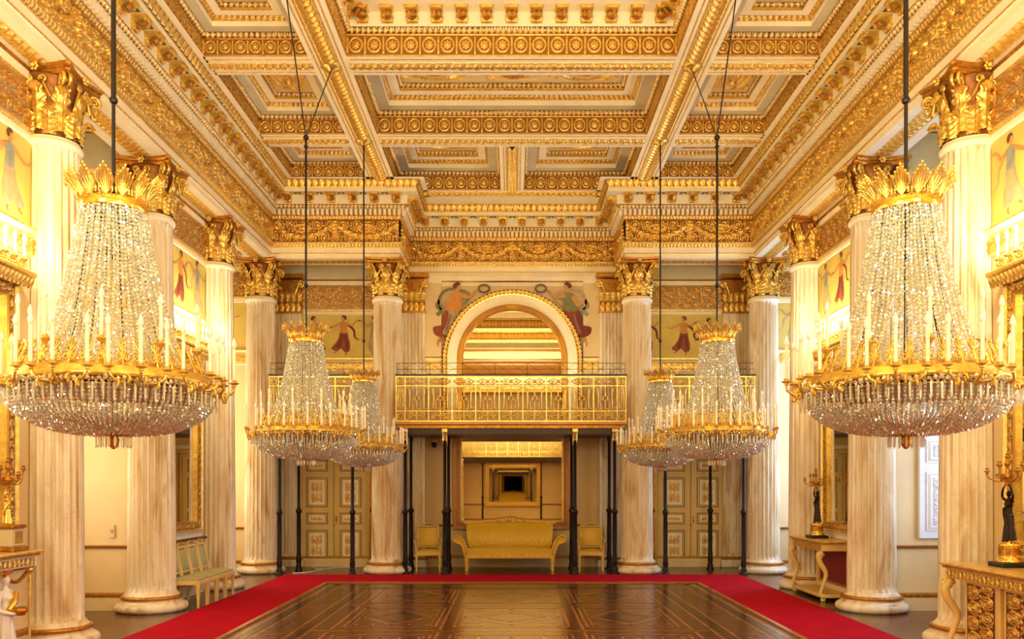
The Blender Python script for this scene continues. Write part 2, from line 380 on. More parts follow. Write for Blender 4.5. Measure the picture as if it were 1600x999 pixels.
def relief(mb, A, B, C, D, n, mat, pat, period, amp, nv, du):
    """patch A(u0,v0) B(u1,v0) C(u1,v1) D(u0,v1), raised along n by the pattern"""
    A, B, C, D = [np.array(p, float) for p in (A, B, C, D)]; n = np.array(n, float); n /= np.linalg.norm(n)
    L = (np.linalg.norm(B-A)+np.linalg.norm(C-D))/2
    if L < 0.02: return
    nu = max(2, int(L/du)); u = np.linspace(0, 1, nu+1)[:, None]; v = np.linspace(0, 1, nv+1)[None, :]
    P = A*((1-u)*(1-v))[..., None]+B*(u*(1-v))[..., None]+C*(u*v)[..., None]+D*((1-u)*v)[..., None]
    t = (B-A)/np.linalg.norm(B-A); along = (P-(A+B)/2) @ t
    k = max(1, round(L/period)); T = L/k
    h = PAT[pat]((along/T+k/2.0), v*np.ones_like(u))
    if pat in ('scroll', 'lace', 'garland', 'arab', 'rosette'): h = h*cl(np.minimum(v*10, (1-v)*10))
    P = P+(h*amp)[..., None]*n
    i = np.arange(nu)[:, None]*(nv+1); j = np.arange(nv)[None, :]
    F = np.stack([i+j, i+nv+1+j, i+nv+2+j, i+j+1], -1).reshape(-1, 4)
    fn = np.cross(B-A, D-A)
    if fn @ n < 0: F = F[:, ::-1]
    mb.add(P.reshape(-1, 3), F, mat, h.ravel())

def sweep(mb, path, segs, closed=False, side=1, skip=(), coarse=()):
    """profile segments (p0,z0,p1,z1,mat[,pattern,period,amp,nv,du]) carried along a plan polyline; p is the offset to its left"""
    P = [np.array(p, float) for p in path]; n = len(P); runs = n if closed else n-1
    dirs = [(P[(i+1) % n]-P[i]) for i in range(runs)]; dirs = [d/np.linalg.norm(d) for d in dirs]
    nrm = [side*np.array([-d[1], d[0]]) for d in dirs]
    def off(i, p):
        if closed: a, b = nrm[i-1], nrm[i % runs]
        else: a = nrm[max(0, i-1)]; b = nrm[min(runs-1, i)]
        m = a+b; k = 1+a @ b
        return P[i % n]+p*m/max(k, .2)
    for i in range(runs):
        if i in skip: continue
        cf = 3.0 if i in coarse else 1.0
        for sg in segs:
            p0, z0, p1, z1, mat = sg[:5]
            a = off(i, p0); b = off(i+1, p0); c = off(i+1, p1); d = off(i, p1)
            A = (*a, z0); B = (*b, z0); Cc = (*c, z1); D = (*d, z1)
            nn = nrm[i]; dp, dz = p1-p0, z1-z0; L = math.hypot(dp, dz)
            # outward normal: rotate profile direction so that it faces the room / down
            n3 = np.array([nn[0]*dz/L, nn[1]*dz/L, -dp/L])
            if len(sg) > 5:
                pat, per, amp, nv = sg[5:9]; du = (sg[9] if len(sg) > 9 else 0.02)*cf
                relief(mb, A, B, Cc, D, n3, mat, pat, per, amp, nv, du)
            else:
                F = np.array([[0, 1, 2, 3]])
                if np.cross(np.array(B)-np.array(A), np.array(D)-np.array(A)) @ n3 < 0: F = F[:, ::-1]
                mb.add([A, B, Cc, D], F, mat, smooth=False)
    return off, nrm, dirs
# ------------------------------------------------------------------ the setting: floor
def struct(name, mb, parent=None):
    o = mb.build(name, parent)
    if parent is None: o['kind'] = 'structure'
    return o
ZA = 6.83; ZC = 8.38
fl = MB(); fl.add([(-8, -2.6, 0), (8, -2.6, 0), (8, 20.6, 0), (-8, 20.6, 0)], np.array([[0, 1, 2, 3]]), 'floor', smooth=False)
floor = struct('floor', fl)
inl = MB()
def iline(pts, wd, mat='inlay', z=0.002, closed=True):
    P = [np.array(p, float) for p in pts]; n = len(P)
    for i in range(n if closed else n-1):
        a, b = P[i], P[(i+1) % n]; d = (b-a)/np.linalg.norm(b-a); q = np.array([-d[1], d[0]])*wd/2
        a2 = a-d*wd/2; b2 = b+d*wd/2
        inl.add([(*(a2-q), z), (*(b2-q), z), (*(b2+q), z), (*(a2+q), z)], np.array([[0, 1, 2, 3]]), mat, smooth=False)
rect = lambda x0, x1, y0, y1: [(x0, y0), (x1, y0), (x1, y1), (x0, y1)]
for m_, wd, mt in ((0.12, .05, 'inlay'), (0.22, .10, 'inlay_dark'), (0.34, .03, 'inlay'), (0.75, .03, 'inlay'), (0.85, .06, 'inlay_dark'), (0.95, .03, 'inlay')):
    iline(rect(-3.6+m_, 3.6-m_, 1.2+m_, 16.95-m_), wd, mt)
for cy in (15.0, 12.6, 10.2, 7.8, 5.4, 3.0):
    for cx, hw in ((0, .78), (-1.65, .62), (1.65, .62)):
        iline(rect(cx-hw, cx+hw, cy-.95, cy+.95), .035); iline(rect(cx-hw+.08, cx+hw-.08, cy-.87, cy+.87), .02)
        iline([(cx-hw+.1, cy), (cx, cy-.7), (cx+hw-.1, cy), (cx, cy+.7)], .045)
        iline([(cx-hw+.3, cy), (cx, cy-.42), (cx+hw-.3, cy), (cx, cy+.42)], .03, 'inlay_dark')
        for a in (-1, 1):
            for b in (-1, 1): iline(rect(cx+a*(hw-.25)-.12, cx+a*(hw-.25)+.12, cy+b*.68-.12, cy+b*.68+.12), .03)
    iline([(-2.6, cy+1.2), (2.6, cy+1.2)], .05, 'inlay', closed=False)
    for x in (-.95, .95, -2.4, 2.4): iline([(x, cy-1.1), (x, cy+1.1)], .04, 'inlay', closed=False)
    for k in range(7):
        for x in (-3.1, 3.1):
            y = cy-1+k*.33; iline([(x-.16, y), (x, y-.14), (x+.16, y), (x, y+.14)], .02)
inl.build('inlay', floor)

# ------------------------------------------------------------------ walls
def wall_profile():
    s = []
    s += [(0.06, 0, 0.06, .20, 'wall'), (0.06, .20, .075, .215, 'goldd'), (.075, .215, .075, .25, 'goldd'), (.075, .25, 0, .27, 'goldd')]
    s += [(0, .27, 0, .95, 'wall'), (0, .95, .04, .955, 'goldd'), (.04, .955, .045, .985, 'doorline'), (.045, .985, 0, 1.0, 'goldd'), (0, 1.0, 0, 4.56, 'wall')]
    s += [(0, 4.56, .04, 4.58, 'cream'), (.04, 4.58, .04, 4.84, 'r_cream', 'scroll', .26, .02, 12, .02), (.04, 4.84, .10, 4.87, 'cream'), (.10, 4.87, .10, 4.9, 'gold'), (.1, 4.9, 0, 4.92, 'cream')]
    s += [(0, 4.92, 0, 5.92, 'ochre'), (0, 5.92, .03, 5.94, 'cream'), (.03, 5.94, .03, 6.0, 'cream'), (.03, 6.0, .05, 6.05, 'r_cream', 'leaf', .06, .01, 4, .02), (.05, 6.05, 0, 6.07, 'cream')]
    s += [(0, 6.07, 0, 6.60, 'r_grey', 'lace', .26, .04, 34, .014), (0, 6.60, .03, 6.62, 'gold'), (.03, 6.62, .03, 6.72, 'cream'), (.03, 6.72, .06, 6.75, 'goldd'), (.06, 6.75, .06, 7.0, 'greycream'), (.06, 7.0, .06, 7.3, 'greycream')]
    return s
WP = wall_profile()
def base_rail(mb, path, side): sweep(mb, path, WP, side=side)
# left side walls: plan travels away from the camera, the room on its right
def pier(name, sx, y0, y1):
    mb = MB(); sweep(mb, [(sx*7.4, y0), (sx*5.62, y0), (sx*5.62, y1), (sx*7.4, y1)], WP, side=-1 if sx < 0 else 1)
    return struct(name, mb)
walls = {}
for sx, nm in ((-1, 'wall_left'), (1, 'wall_right')):
    root = None
    for y0, y1 in ((7.55, 10.42), (13.29, 16.16), (1.8, 4.68)):
        mb = MB(); sweep(mb, [(sx*7.4, y0), (sx*5.62, y0), (sx*5.62, y1), (sx*7.4, y1)], WP, side=-1*(-sx))
        o = struct(nm, mb); walls[(sx, y0)] = o
    mb = MB(); box(mb, min(sx*7.4, sx*7.55), max(sx*7.4, sx*7.55), -2.5, 20.5, 0, 7.4, 'wall')
    struct(nm+'_recess', mb)['kind'] = 'structure'
# end wall with the return pieces beside the last columns
mb = MB()
endp = [s for s in WP]
sweep(mb, [(-7.4, 19.04), (-5.62, 19.04), (-5.62, 20.4), (-2.45, 20.4)], WP, side=-1)
sweep(mb, [(2.45, 20.4), (5.62, 20.4), (5.62, 19.04), (7.4, 19.04)], WP, side=-1)
WPT = [s for s in WP if s[1] < 6.70]
sweep(mb, [(-2.45, 20.4), (-1.66, 20.4)], WPT, side=-1); sweep(mb, [(1.66, 20.4), (2.45, 20.4)], WPT, side=-1)
# central bay: plain field behind the mirrors, with cornice band high up
CB = [(0.06, 0, 0.06, .20, 'wall'), (0.06, .20, .075, .215, 'goldd'), (.075, .215, .075, .25, 'goldd'), (.075, .25, 0, .27, 'goldd'), (0, .27, 0, .95, 'wall'),
      (0, .95, .04, .955, 'goldd'), (.04, .955, .045, .985, 'doorline'), (.045, .985, 0, 1.0, 'goldd'), (0, 1.0, 0, 6.6, 'wall'), (0, 6.6, .02, 6.6, 'cream'), (.02, 6.6, .02, 6.69, 'cream'), (.02, 6.69, .05, 6.72, 'goldd'), (.05, 6.72, .05, 6.83, 'cream')]
sweep(mb, [(-1.66, 20.4), (1.66, 20.4)], CB, side=-1)
for sx in (-1, 1):   # spandrel fields flush over the ochre band next to the arch
    x0, x1 = sorted((sx*1.66, sx*2.75)); box(mb, x0, x1, 20.3, 20.42, 4.93, 6.66, 'wall'); box(mb, x0, x1, 20.28, 20.42, 6.66, 6.83, 'cream')
end_wall = struct('wall_far', mb)
mb = MB()
sweep(mb, [(7.4, -2.1), (-7.4, -2.1)], WP[:8]+[(0, 1.0, 0, 6.83, 'wall')], side=-1)
rear_wall = struct('wall_rear', mb)

# ------------------------------------------------------------------ the great entablature round the hall
ENT = [(-.58, 6.83, -.56, 6.83, 'cream'), (-.56, 6.83, -.42, 6.83, 'cream'), (-.42, 6.83, -.14, 6.83, 'r_cream', 'braid', .26, .03, 12, .02), (-.14, 6.83, 0, 6.83, 'cream'),
       (0, 6.83, 0, 6.92, 'cream'), (0, 6.92, .02, 6.92, 'cream'), (.02, 6.92, .03, 6.945, 'r_cream', 'bead', .035, .012, 4, .0117), (.03, 6.945, .03, 7.05, 'cream'),
       (.03, 7.05, .045, 7.075, 'r_cream', 'bead', .035, .012, 4, .0117), (.045, 7.075, .09, 7.14, 'r_cream', 'leaf', .075, .02, 6, .0125), (.09, 7.14, .09, 7.16, 'gold'), (.09, 7.16, 0, 7.17, 'gold'),
       (0, 7.17, 0, 7.66, 'r_gold', 'garland', 1.22, .075, 36, .0125), (0, 7.66, .03, 7.67, 'gold'), (.03, 7.67, .07, 7.73, 'r_gold', 'leaf', .07, .02, 6, .0125),
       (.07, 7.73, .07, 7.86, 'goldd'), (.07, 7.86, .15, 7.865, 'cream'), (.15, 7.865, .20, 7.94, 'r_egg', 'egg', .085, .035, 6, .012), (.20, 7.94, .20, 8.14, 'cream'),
       (.20, 8.14, .42, 8.14, 'greycream'), (.42, 8.14, .42, 8.22, 'cream'), (.42, 8.22, .43, 8.24, 'gold'), (.43, 8.24, .49, 8.38, 'r_gold', 'leaf', .14, .035, 10, .0155), (.49, 8.38, .60, 8.38, 'cream')]
PATH = [(-5.23, -.79), (-5.23, 4.5), (-5.23, 18.75), (-2.45, 18.75), (-2.45, 20.4), (2.45, 20.4), (2.45, 18.75), (5.23, 18.75), (5.23, 4.5), (5.23, -.79)]
mb = MB()
off, nrm, dirs = sweep(mb, PATH, ENT, side=-1, coarse=(0, 8))
sweep(mb, [(5.23, -.79), (-5.23, -.79)], [s[:5] for s in ENT], side=-1)
# back of the beam over the open bays
for sx in (-1, 1):
    x0, x1 = sorted((sx*5.81, sx*5.75)); box(mb, x0, x1, -.8, 19.3, 6.832, 7.35, 'cream')
for (x0, x1) in ((-5.8, -2.8), (2.8, 5.8)): box(mb, x0, x1, 19.28, 19.34, 6.832, 7.35, 'cream')
def modillion():
    m = MB(); pr = [(0, 0), (.19, 0), (.215, -.02), (.215, -.05), (.19, -.07), (.15, -.06), (.11, -.075), (.07, -.12), (.035, -.165), (0, -.18)]
    n = len(pr)
    for a, b, mt in ((-.085, .085, 'gold'),):
        V = [(x, a, z) for x, z in pr]+[(x, b, z) for x, z in pr]
        F = [(i, (i+1) % n, n+(i+1) % n, n+i) for i in range(n)]+[tuple(range(n))[::-1], tuple(range(n, 2*n))]
        m.add(V, F, mt, smooth=False)
    m.add([(.0, -.1, 0), (.225, -.1, 0), (.225, .1, 0), (0, .1, 0), (.0, -.1, -.018), (.225, -.1, -.018), (.225, .1, -.018), (0, .1, -.018)],
          [(0, 3, 2, 1), (4, 5, 6, 7), (0, 1, 5, 4), (1, 2, 6, 5), (2, 3, 7, 6), (3, 0, 4, 7)], 'gold', smooth=False)
    # leaf under the scroll
    t = np.linspace(0, 1, 9)[:, None]; q = np.linspace(-1, 1, 9)[None, :]
    X = .02+.185*t; Z = -.165+.1*t+.02*np.sin(t*9)-.02*np.cos(q*PI/2); Y = .075*q*(1-.35*t)+.006*np.sin(t*40)*np.sign(q)
    V = np.stack([X*np.ones_like(q), Y*np.ones_like(t), (Z*np.ones_like(q))], -1).reshape(-1, 3)
    i = np.arange(8)[:, None]*9; j = np.arange(8)[None, :]
    m.add(V, np.stack([i+j, i+9+j, i+10+j, i+j+1], -1).reshape(-1, 4), 'goldd')
    for sy in (-.086, .086):
        for cx, cz, r in ((.18, -.04, .034), (.03, -.12, .04)):
            pts = [(cx+r*(1-.75*a/(3*PI))*math.cos(a), sy, cz+r*(1-.75*a/(3*PI))*math.sin(a)) for a in np.linspace(0, 3*PI, 14)]
            tube(m, pts, .007, 'gold', 4, caps=False)
    return m
MOD = modillion()
dent = MB(); modm = MB(); cof = MB()
for i in range(len(PATH)-1):
    a = off(i, .07); b = off(i+1, .07); L = np.linalg.norm(b-a); d = dirs[i]; nn = nrm[i]
    if i in (0, 8): continue
    k = round((L-.04)/.1)
    for j in range(k):
        c = a+d*(L*(j+.5)/k)+nn*.035
        obox(dent, (*c, 7.797), (*d, 0), (*nn, 0), (0, 0, 1), .029, .037, .058, 'cream')
for i in range(len(PATH)-1):
    if i in (0, 8): continue
    a = off(i, .20); b = off(i+1, .20); L = np.linalg.norm(b-a); d = dirs[i]; nn = nrm[i]
    k = max(1, round(L/.43))
    for j in range(k):
        c = a+d*(L*(j+.5)/k)
        # local x -> nn, y -> along
        Mx = np.eye(4); Mx[:3, 0] = (*nn, 0); Mx[:3, 1] = (-nn[1], nn[0], 0); Mx[:3, 2] = (0, 0, 1); Mx[:3, 3] = (*c, 8.14)
        modm.join(MOD, Mx)
        if j < k-1:
            c2 = a+d*(L*(j+1)/k)+nn*.10
            Q = lambda s, t: (*(c2+d*s+nn*t), 8.135)
            cof.add([Q(-.07, -.06), Q(.07, -.06), Q(.07, .06), Q(-.07, .06)], np.array([[0, 1, 2, 3]]), 'r_dark', smooth=False)
            ball(cof, (*(c2), 8.13), .035, 'gold', 8, 4, .6)
ent = struct('trim_1', mb)
ent_d = dent.build('dentils', ent); modm.build('modillions', ent); cof.build('rosette_panels', ent)

# ------------------------------------------------------------------ coffered ceiling
cel = MB()
def bandx(A, B, n_across, w_, z):  # beam soffit from A to B (plan points), width w_, centre braid
    A = np.array(A, float); B = np.array(B, float); d = (B-A)/np.linalg.norm(B-A); q = np.array([-d[1], d[0]])
    hw = w_/2; dn = (0, 0, -1)
    def pt(P, s): return (*(P+q*s), z)
    def flat(s0, s1, mat): cel.add([pt(A, s0), pt(B, s0), pt(B, s1), pt(A, s1)], np.array([[0, 3, 2, 1]]), mat, smooth=False)
    def rel(s0, s1, mat, pat, per, amp, nv, du): relief(cel, pt(A, s0), pt(B, s0), pt(B, s1), pt(A, s1), dn, mat, pat, per, amp, nv, du)
    for sg in (-1, 1):
        flat(*sorted((sg*hw, sg*(hw-.07))), 'cream'); rel(*sorted((sg*(hw-.07), sg*(hw-.10))), 'r_cream', 'bead', .045, .014, 4, .015)
        flat(*sorted((sg*(hw-.10), sg*(n_across/2))), 'cream')
    rel(-n_across/2, n_across/2, 'r_cream', 'braid' if n_across < .2 else 'acan', .24 if n_across < .2 else .13, .05, 12, .014)
    for sg in (-1, 1):
        s0 = sg*(n_across/2+.012)
        tube(cel, [pt(A, s0), pt(B, s0)], .012, 'gold', 5, caps=False)
XB = 2.78; HW = .29
YB = [1.75, 4.63, 7.55, 10.45, 13.35, 16.25]
for sx in (-1, 1):
    ys = [-.3]+YB+[18.26]
    for a, b in zip(ys[:-1], ys[1:]): bandx((sx*XB, a), (sx*XB, b), .26, .58, ZC)
    for y in YB: bandx((sx*(XB+HW), y), (sx*4.66, y), .15, .58, ZC)
for y in (13.35, 16.25, 4.63, 1.75): bandx((-XB+HW, y), (XB-HW, y), .15, .58, ZC)
bandx((0, 16.25+HW), (0, 18.98), .2, .50, ZC)
bandx((-XB+HW, 19.2), (XB-HW, 19.2), .15, .44, ZC)
cel.add([(-2.49, 19.40, ZC+.003), (2.49, 19.40, ZC+.003), (2.49, 19.99, ZC+.003), (-2.49, 19.99, ZC+.003)], np.array([[0, 3, 2, 1]]), 'cream')
def coffer(x0, x1, y0, y1, k=1.0, big=False):
    P = [(x0, y0), (x1, y0), (x1, y1), (x0, y1)]
    d1 = .36*k; d2 = d1+.10*k
    S = [(0, ZC, 0, ZC+.03, 'gold'), (0, ZC+.03, 0, ZC+.30*k+.02, 'r_gold', 'rosette', .25*k+.02, .03, 18, .014),
         (0, ZC+.30*k+.02, .01, ZC+.32*k+.02, 'goldd'), (.01, ZC+.32*k+.02, .07, ZC+.40*k+.02, 'r_egg', 'egg', .085, .04, 6, .012)]
    z2 = ZC+.40*k+.02
    if big:
        zz = z2+.22
        S += [(.07, z2, .07, zz, 'cream'), (.07, zz, .42, zz, 'cream'), (.42, zz, .42, zz+.1, 'cream'), (.42, zz+.1, .50, zz+.24, 'r_gold', 'leaf', .1, .03, 8, .016),
              (.50, zz+.24, .62, zz+.24, 'cream'), (.62, zz+.24, .62, zz+.34, 'r_gold', 'bead', .07, .03, 6, .014), (.62, zz+.34, .95, zz+.34, 'r_gold', 'scroll', .33, .03, 16, .02),
              (.95, zz+.34, 1.0, zz+.40, 'gold'), (1.0, zz+.40, 1.25, zz+.40, 'cream'), (1.25, zz+.40, 1.25, zz+.52, 'r_gold', 'rosette', .2, .02, 8, .02), (1.25, zz+.52, 1.5, zz+.52, 'cream')]
    else:
        S += [(.07, z2, .07+d1*.55, z2, 'greycream'), (.07+d1*.55, z2, .07+d1*.55, z2+.10*k, 'cream'), (.07+d1*.55, z2+.10*k, .13+d1*.55, z2+.16*k, 'r_gold', 'leaf', .09, .02, 5, .015),
              (.13+d1*.55, z2+.16*k, .13+d1, z2+.16*k, 'cream'), (.13+d1, z2+.16*k, .13+d1, z2+.22*k, 'gold'),
              (.13+d1, z2+.22*k, .18+d1, z2+.28*k, 'r_egg', 'egg', .085, .03, 5, .014)]
    sweep(cel, P, S, closed=True, side=1)
    if big:
        for (A, B, nn) in (((x0, y0), (x1, y0), (0, 1)), ((x1, y0), (x1, y1), (-1, 0)), ((x1, y1), (x0, y1), (0, -1)), ((x0, y1), (x0, y0), (1, 0))):
            A = np.array(A, float); B = np.array(B, float); d = (B-A)/np.linalg.norm(B-A); nn = np.array(nn, float); L = np.linalg.norm(B-A)-.14
            if nn[1] > 0: continue
            kk = round(L/.36)
            for j in range(kk):
                c = A+d*(.07+L*(j+.5)/kk)+nn*.07
                Mx = np.eye(4); Mx[:3, 0] = (*nn, 0); Mx[:3, 1] = (-nn[1], nn[0], 0); Mx[:3, 3] = (*c, z2+.22)
                cel.join(MOD, Mx)
        q = 1.5; z = z2+.74
        cel.add([(x0+q, y0+q, z), (x1-q, y0+q, z), (x1-q, y1-q, z), (x0+q, y1-q, z)], np.array([[0, 3, 2, 1]]), 'ochre')
    else:
        q = .18+d1; z = z2+.28*k
        # field: carved panel
        relief(cel, (x0+q, y0+q, z), (x1-q, y0+q, z), (x1-q, y1-q, z), (x0+q, y1-q, z), (0, 0, -1), 'r_cream', 'scroll' , (y1-y0-2*q), .06, 36, .02)
XI = XB-HW; XO = XB+HW
coffer(-XI, XI, YB[1]+HW, YB[4]-HW, 1.0, True)
coffer(-XI, XI, YB[4]+HW, YB[5]-HW, 1.0)
coffer(-XI, -.25, YB[5]+HW, 18.98, .95); coffer(.25, XI, YB[5]+HW, 18.98, .95)
coffer(-XI, XI, YB[0]+HW, YB[1]-HW, 1.0)
for sx in (-1, 1):
    x0, x1 = sorted((sx*XO, sx*4.66))
    ys = YB+[18.26+HW-.02]
    for a, b in zip(ys[:-1], ys[1:]): coffer(x0, x1, a+HW, b-HW, .8)
    for y in YB[3:]:     # gilt bosses at the crossings
        lathe(cel, [(0, ZC-.09), (.04, ZC-.08), (.07, ZC-.05), (.13, ZC-.045), (.15, ZC-.015), (.15, ZC)], 'gold', 16, sx*XB, y, mod=lambda r, z, t: r*(1+.12*np.cos(8*t)))
ceiling = struct('ceiling', cel)
mb = MB(); box(mb, -8, 8, -2.7, 20.9, 10.2, 10.4, 'cream'); box(mb, -8, -5.82, -2.7, 20.9, 7.32, 7.42, 'cream'); box(mb, 5.82, 8, -2.7, 20.9, 7.32, 7.42, 'cream')
for x0, x1, y0, y1 in ((-5.9, -5.82, -2.7, 20.9), (5.82, 5.9, -2.7, 20.9), (-8, 8, 20.62, 20.8), (-8, 8, -2.9, -2.2)): box(mb, x0, x1, y0, y1, 7.4 if abs(x0) < 6 and x1 < 6 else 0, 10.3, 'cream')
for x0, x1 in ((-5.8, -2.8), (2.8, 5.8)): box(mb, x0, x1, 19.35, 20.5, 7.3, 7.36, 'cream')
struct('ceiling_shell', mb)

# ------------------------------------------------------------------ columns
def column_parts():
    base = MB()
    t = [(.52, 0), (.52, .0)]
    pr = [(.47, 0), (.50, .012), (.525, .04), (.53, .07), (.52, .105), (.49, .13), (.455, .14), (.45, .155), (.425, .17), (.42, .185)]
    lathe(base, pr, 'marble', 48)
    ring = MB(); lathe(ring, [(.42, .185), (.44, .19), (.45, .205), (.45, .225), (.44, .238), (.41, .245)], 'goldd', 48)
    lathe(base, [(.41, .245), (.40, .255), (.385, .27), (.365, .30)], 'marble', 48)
    sh = MB(); z = np.array([.30, .33, .36, .40, 1.5, 3, 4.5, 5.6, 5.82, 5.86, 5.90]); f = np.array([0, .3, .8, 1, 1, 1, 1, 1, .9, .5, 0])
    r = .355-.05*np.clip((z-.3)/5.6, 0, 1)**1.3
    n = 24*8; th = np.arange(n)*2*PI/n
    u = (th*24/(2*PI)) % 1; fl_ = np.clip(1-((u-.5)/.40)**2, 0, 1)**.5*.05
    Rr = r[:, None]-f[:, None]*fl_[None, :]
    V = np.stack([Rr*np.cos(th), Rr*np.sin(th), z[:, None]*np.ones(n)], -1).reshape(-1, 3)
    i = np.arange(len(z)-1)[:, None]*n; j = np.arange(n); j2 = (j+1) % n
    sh.add(V, np.stack([i+j, i+j2, i+n+j2, i+n+j], -1).reshape(-1, 4), 'marble')
    lathe(sh, [(.30, 5.90), (.335, 5.92), (.345, 5.95), (.335, 5.975), (.315, 5.99), (.31, 6.02)], 'cream', 40)
    return base, ring, sh
def leaf(mb, a, z0, hgt, rb, w0, curl, mat='gold'):
    nt, nw = 34, 16; t = np.linspace(0, 1, nt+1)[:, None]; q = np.linspace(-1, 1, nw+1)[None, :]
    tt = np.clip(t/.82, 0, 1); dn = np.clip((t-.82)/.18, 0, 1)
    zz = z0+hgt*tt-dn**1.5*hgt*.24; rr = rb+curl*.35*tt**2+curl*1.25*(np.clip((t-.55)/.45, 0, 1)**1.6)
    wd = w0*(.62+.5*np.sin(PI*np.clip(t*.85, 0, 1)))*(1-.45*t**3)*(1+.18*np.cos(2*PI*t*5.4-2.4))
    rr = rr+.034*(1-np.abs(q)**1.3)*(1-.2*t)+.015*np.cos(2*PI*(t*5.4-np.abs(q)*1.3))*np.abs(q)**.7+.010*cl(1-np.abs(q)/.16)
    ang = a+wd*q/np.maximum(rr, .2)
    V = np.stack([rr*np.cos(ang), rr*np.sin(ang), zz*np.ones_like(q)-.03*np.abs(q)**2*tt], -1).reshape(-1, 3)
    i = np.arange(nt)[:, None]*(nw+1); j = np.arange(nw)[None, :]
    mb.add(V, np.stack([i+j, i+j+1, i+nw+2+j, i+nw+1+j], -1).reshape(-1, 4), mat)
def capital(z0=6.02, sq=False, s=1.0):
    c = MB(); H = .81
    lathe(c, [(.305, z0-.01), (.295, z0+.05), (.29, z0+.35), (.32, z0+.58), (.38, z0+.69)], 'goldshade', 32)
    ac = MB()
    for k in range(8): leaf(ac, k*PI/4+PI/8, z0+.01, .30, .305, .105, .085)
    for k in range(8): leaf(ac, k*PI/4, z0+.06, .53, .30, .095, .10)
    vol = MB()
    for k in range(4):
        a = PI/4+k*PI/2; ca, sa = math.cos(a), math.sin(a); tx, ty = -sa, ca
        for sd in (-.035, .035):
            pts = [(.31, .40), (.33, .50), (.38, .60), (.44, .665)]
            c0 = (.475, .625); sp = [(c0[0]+.075*(1-.8*u)*math.cos(PI*.75-u*3.4*PI), c0[1]+.075*(1-.8*u)*math.sin(PI*.75-u*3.4*PI)) for u in np.linspace(0, 1, 20)]
            P = [(r*ca+tx*sd, r*sa+ty*sd, z0+z) for r, z in pts+sp]
            tube(vol, P, [.026]*4+list(np.linspace(.026, .012, 20)), 'gold', 6)
        ball(vol, (.475*ca, .475*sa, z0+.625), .03, 'gold', 8, 5)
        b = k*PI/2; cb, sb = math.cos(b), math.sin(b)
        for sg in (-1, 1):
            P = [];
            for u in np.linspace(0, 1, 16):
                if u < .4: q = u/.4; x = sg*(.17-.10*q); z = .42+.2*q
                else: an = (u-.4)/.6*2.6*PI; rr_ = .05*(1-.75*(u-.4)/.6); x = sg*(.085-rr_*math.cos(an)*1.0+.0); z = .62+rr_*math.sin(an)
                P.append((.37*cb-sb*x, .37*sb+cb*x, z0+z))
            tube(vol, P, .016, 'gold', 5)
    ab = MB()
    def ring(sc_, z):
        pts = []
        for k in range(4):
            a = PI/4+k*PI/2
            for u in np.linspace(0, 1, 9)[:-1] if True else []:
                # along concave side k from corner k to corner k+1
                p0 = np.array([math.cos(a), math.sin(a)])*.64; p1 = np.array([math.cos(a+PI/2), math.sin(a+PI/2)])*.64
                m = (p0+p1)/2; nrm_ = m/np.linalg.norm(m); uu = .06+.88*u if u > 0 else .06
                p = p0*(1-uu)+p1*uu-nrm_*.10*math.sin(PI*uu)
                pts.append((*(p*sc_), z))
            pts.append((*((p0*.06+p1*.94-nrm_*.10*math.sin(PI*.94))*sc_), z))
        return pts
    lv = [(.86, z0+.695), (.93, z0+.72), (.94, z0+.74), (.90, z0+.75), (.98, z0+.775), (1.0, z0+.80), (1.0, z0+H)]
    V = []; n = 36
    for s_, z in lv: V += ring(s_, z)
    F = [(k*n+i, k*n+(i+1) % n, (k+1)*n+(i+1) % n, (k+1)*n+i) for k in range(len(lv)-1) for i in range(n)]
    F += [tuple(range(n))[::-1], tuple(range((len(lv)-1)*n, len(lv)*n))]
    ab.add(V, F, 'goldd', smooth=False)
    for k in range(4):
        b = k*PI/2; cb, sb = math.cos(b), math.sin(b)
        for q in range(6): aa = q*PI/3; ball(ab, ((.40)*cb-sb*.035*math.cos(aa), (.40)*sb+cb*.035*math.cos(aa), z0+.755+.035*math.sin(aa)), .024, 'gold', 6, 4)
        ball(ab, (.43*cb, .43*sb, z0+.755), .03, 'gold', 8, 5)
    return c, ac, vol, ab
def make_column():
    r = empty('column', (0, 0, 0)); tag(r, cat='column', group='fluted marble columns with gilded capitals')
    b, g, s = column_parts(); bo = b.build('base', r); g.build('base_ring', bo); s.build('shaft', r)
    c, ac, vol, ab = capital(); co = c.build('capital', r); ac.build('acanthus_leaves', co); vol.build('volutes', co); ab.build('abacus', co)
    return r
colp = make_column()
CL = [(-5.52, 10.42, 'fluted marble column nearest the camera on the left, behind the big left chandelier'),
      (-5.52, 13.29, 'left column standing just before the row of four chairs'),
      (-5.52, 16.16, 'left column just beyond the row of four chairs'),
      (-5.52, 19.04, 'far left corner column, in front of the left balcony side'),
      (-2.74, 19.04, 'marble column between the left double door and the sofa bay'),
      (2.74, 19.04, 'marble column between the sofa bay and the right double door'),
      (5.52, 19.04, 'far right corner column, lit white by daylight'),
      (5.52, 16.16, 'right column beside the far side of the small console table'),
      (5.52, 13.29, 'right column lit white by a window, beyond the big right chandelier'),
      (5.52, 10.42, 'marble column nearest the camera on the right, behind the large console')]
for k, (x, y, lb) in enumerate(CL): place(colp, k == 0, (x, y, 0), 0, lb)
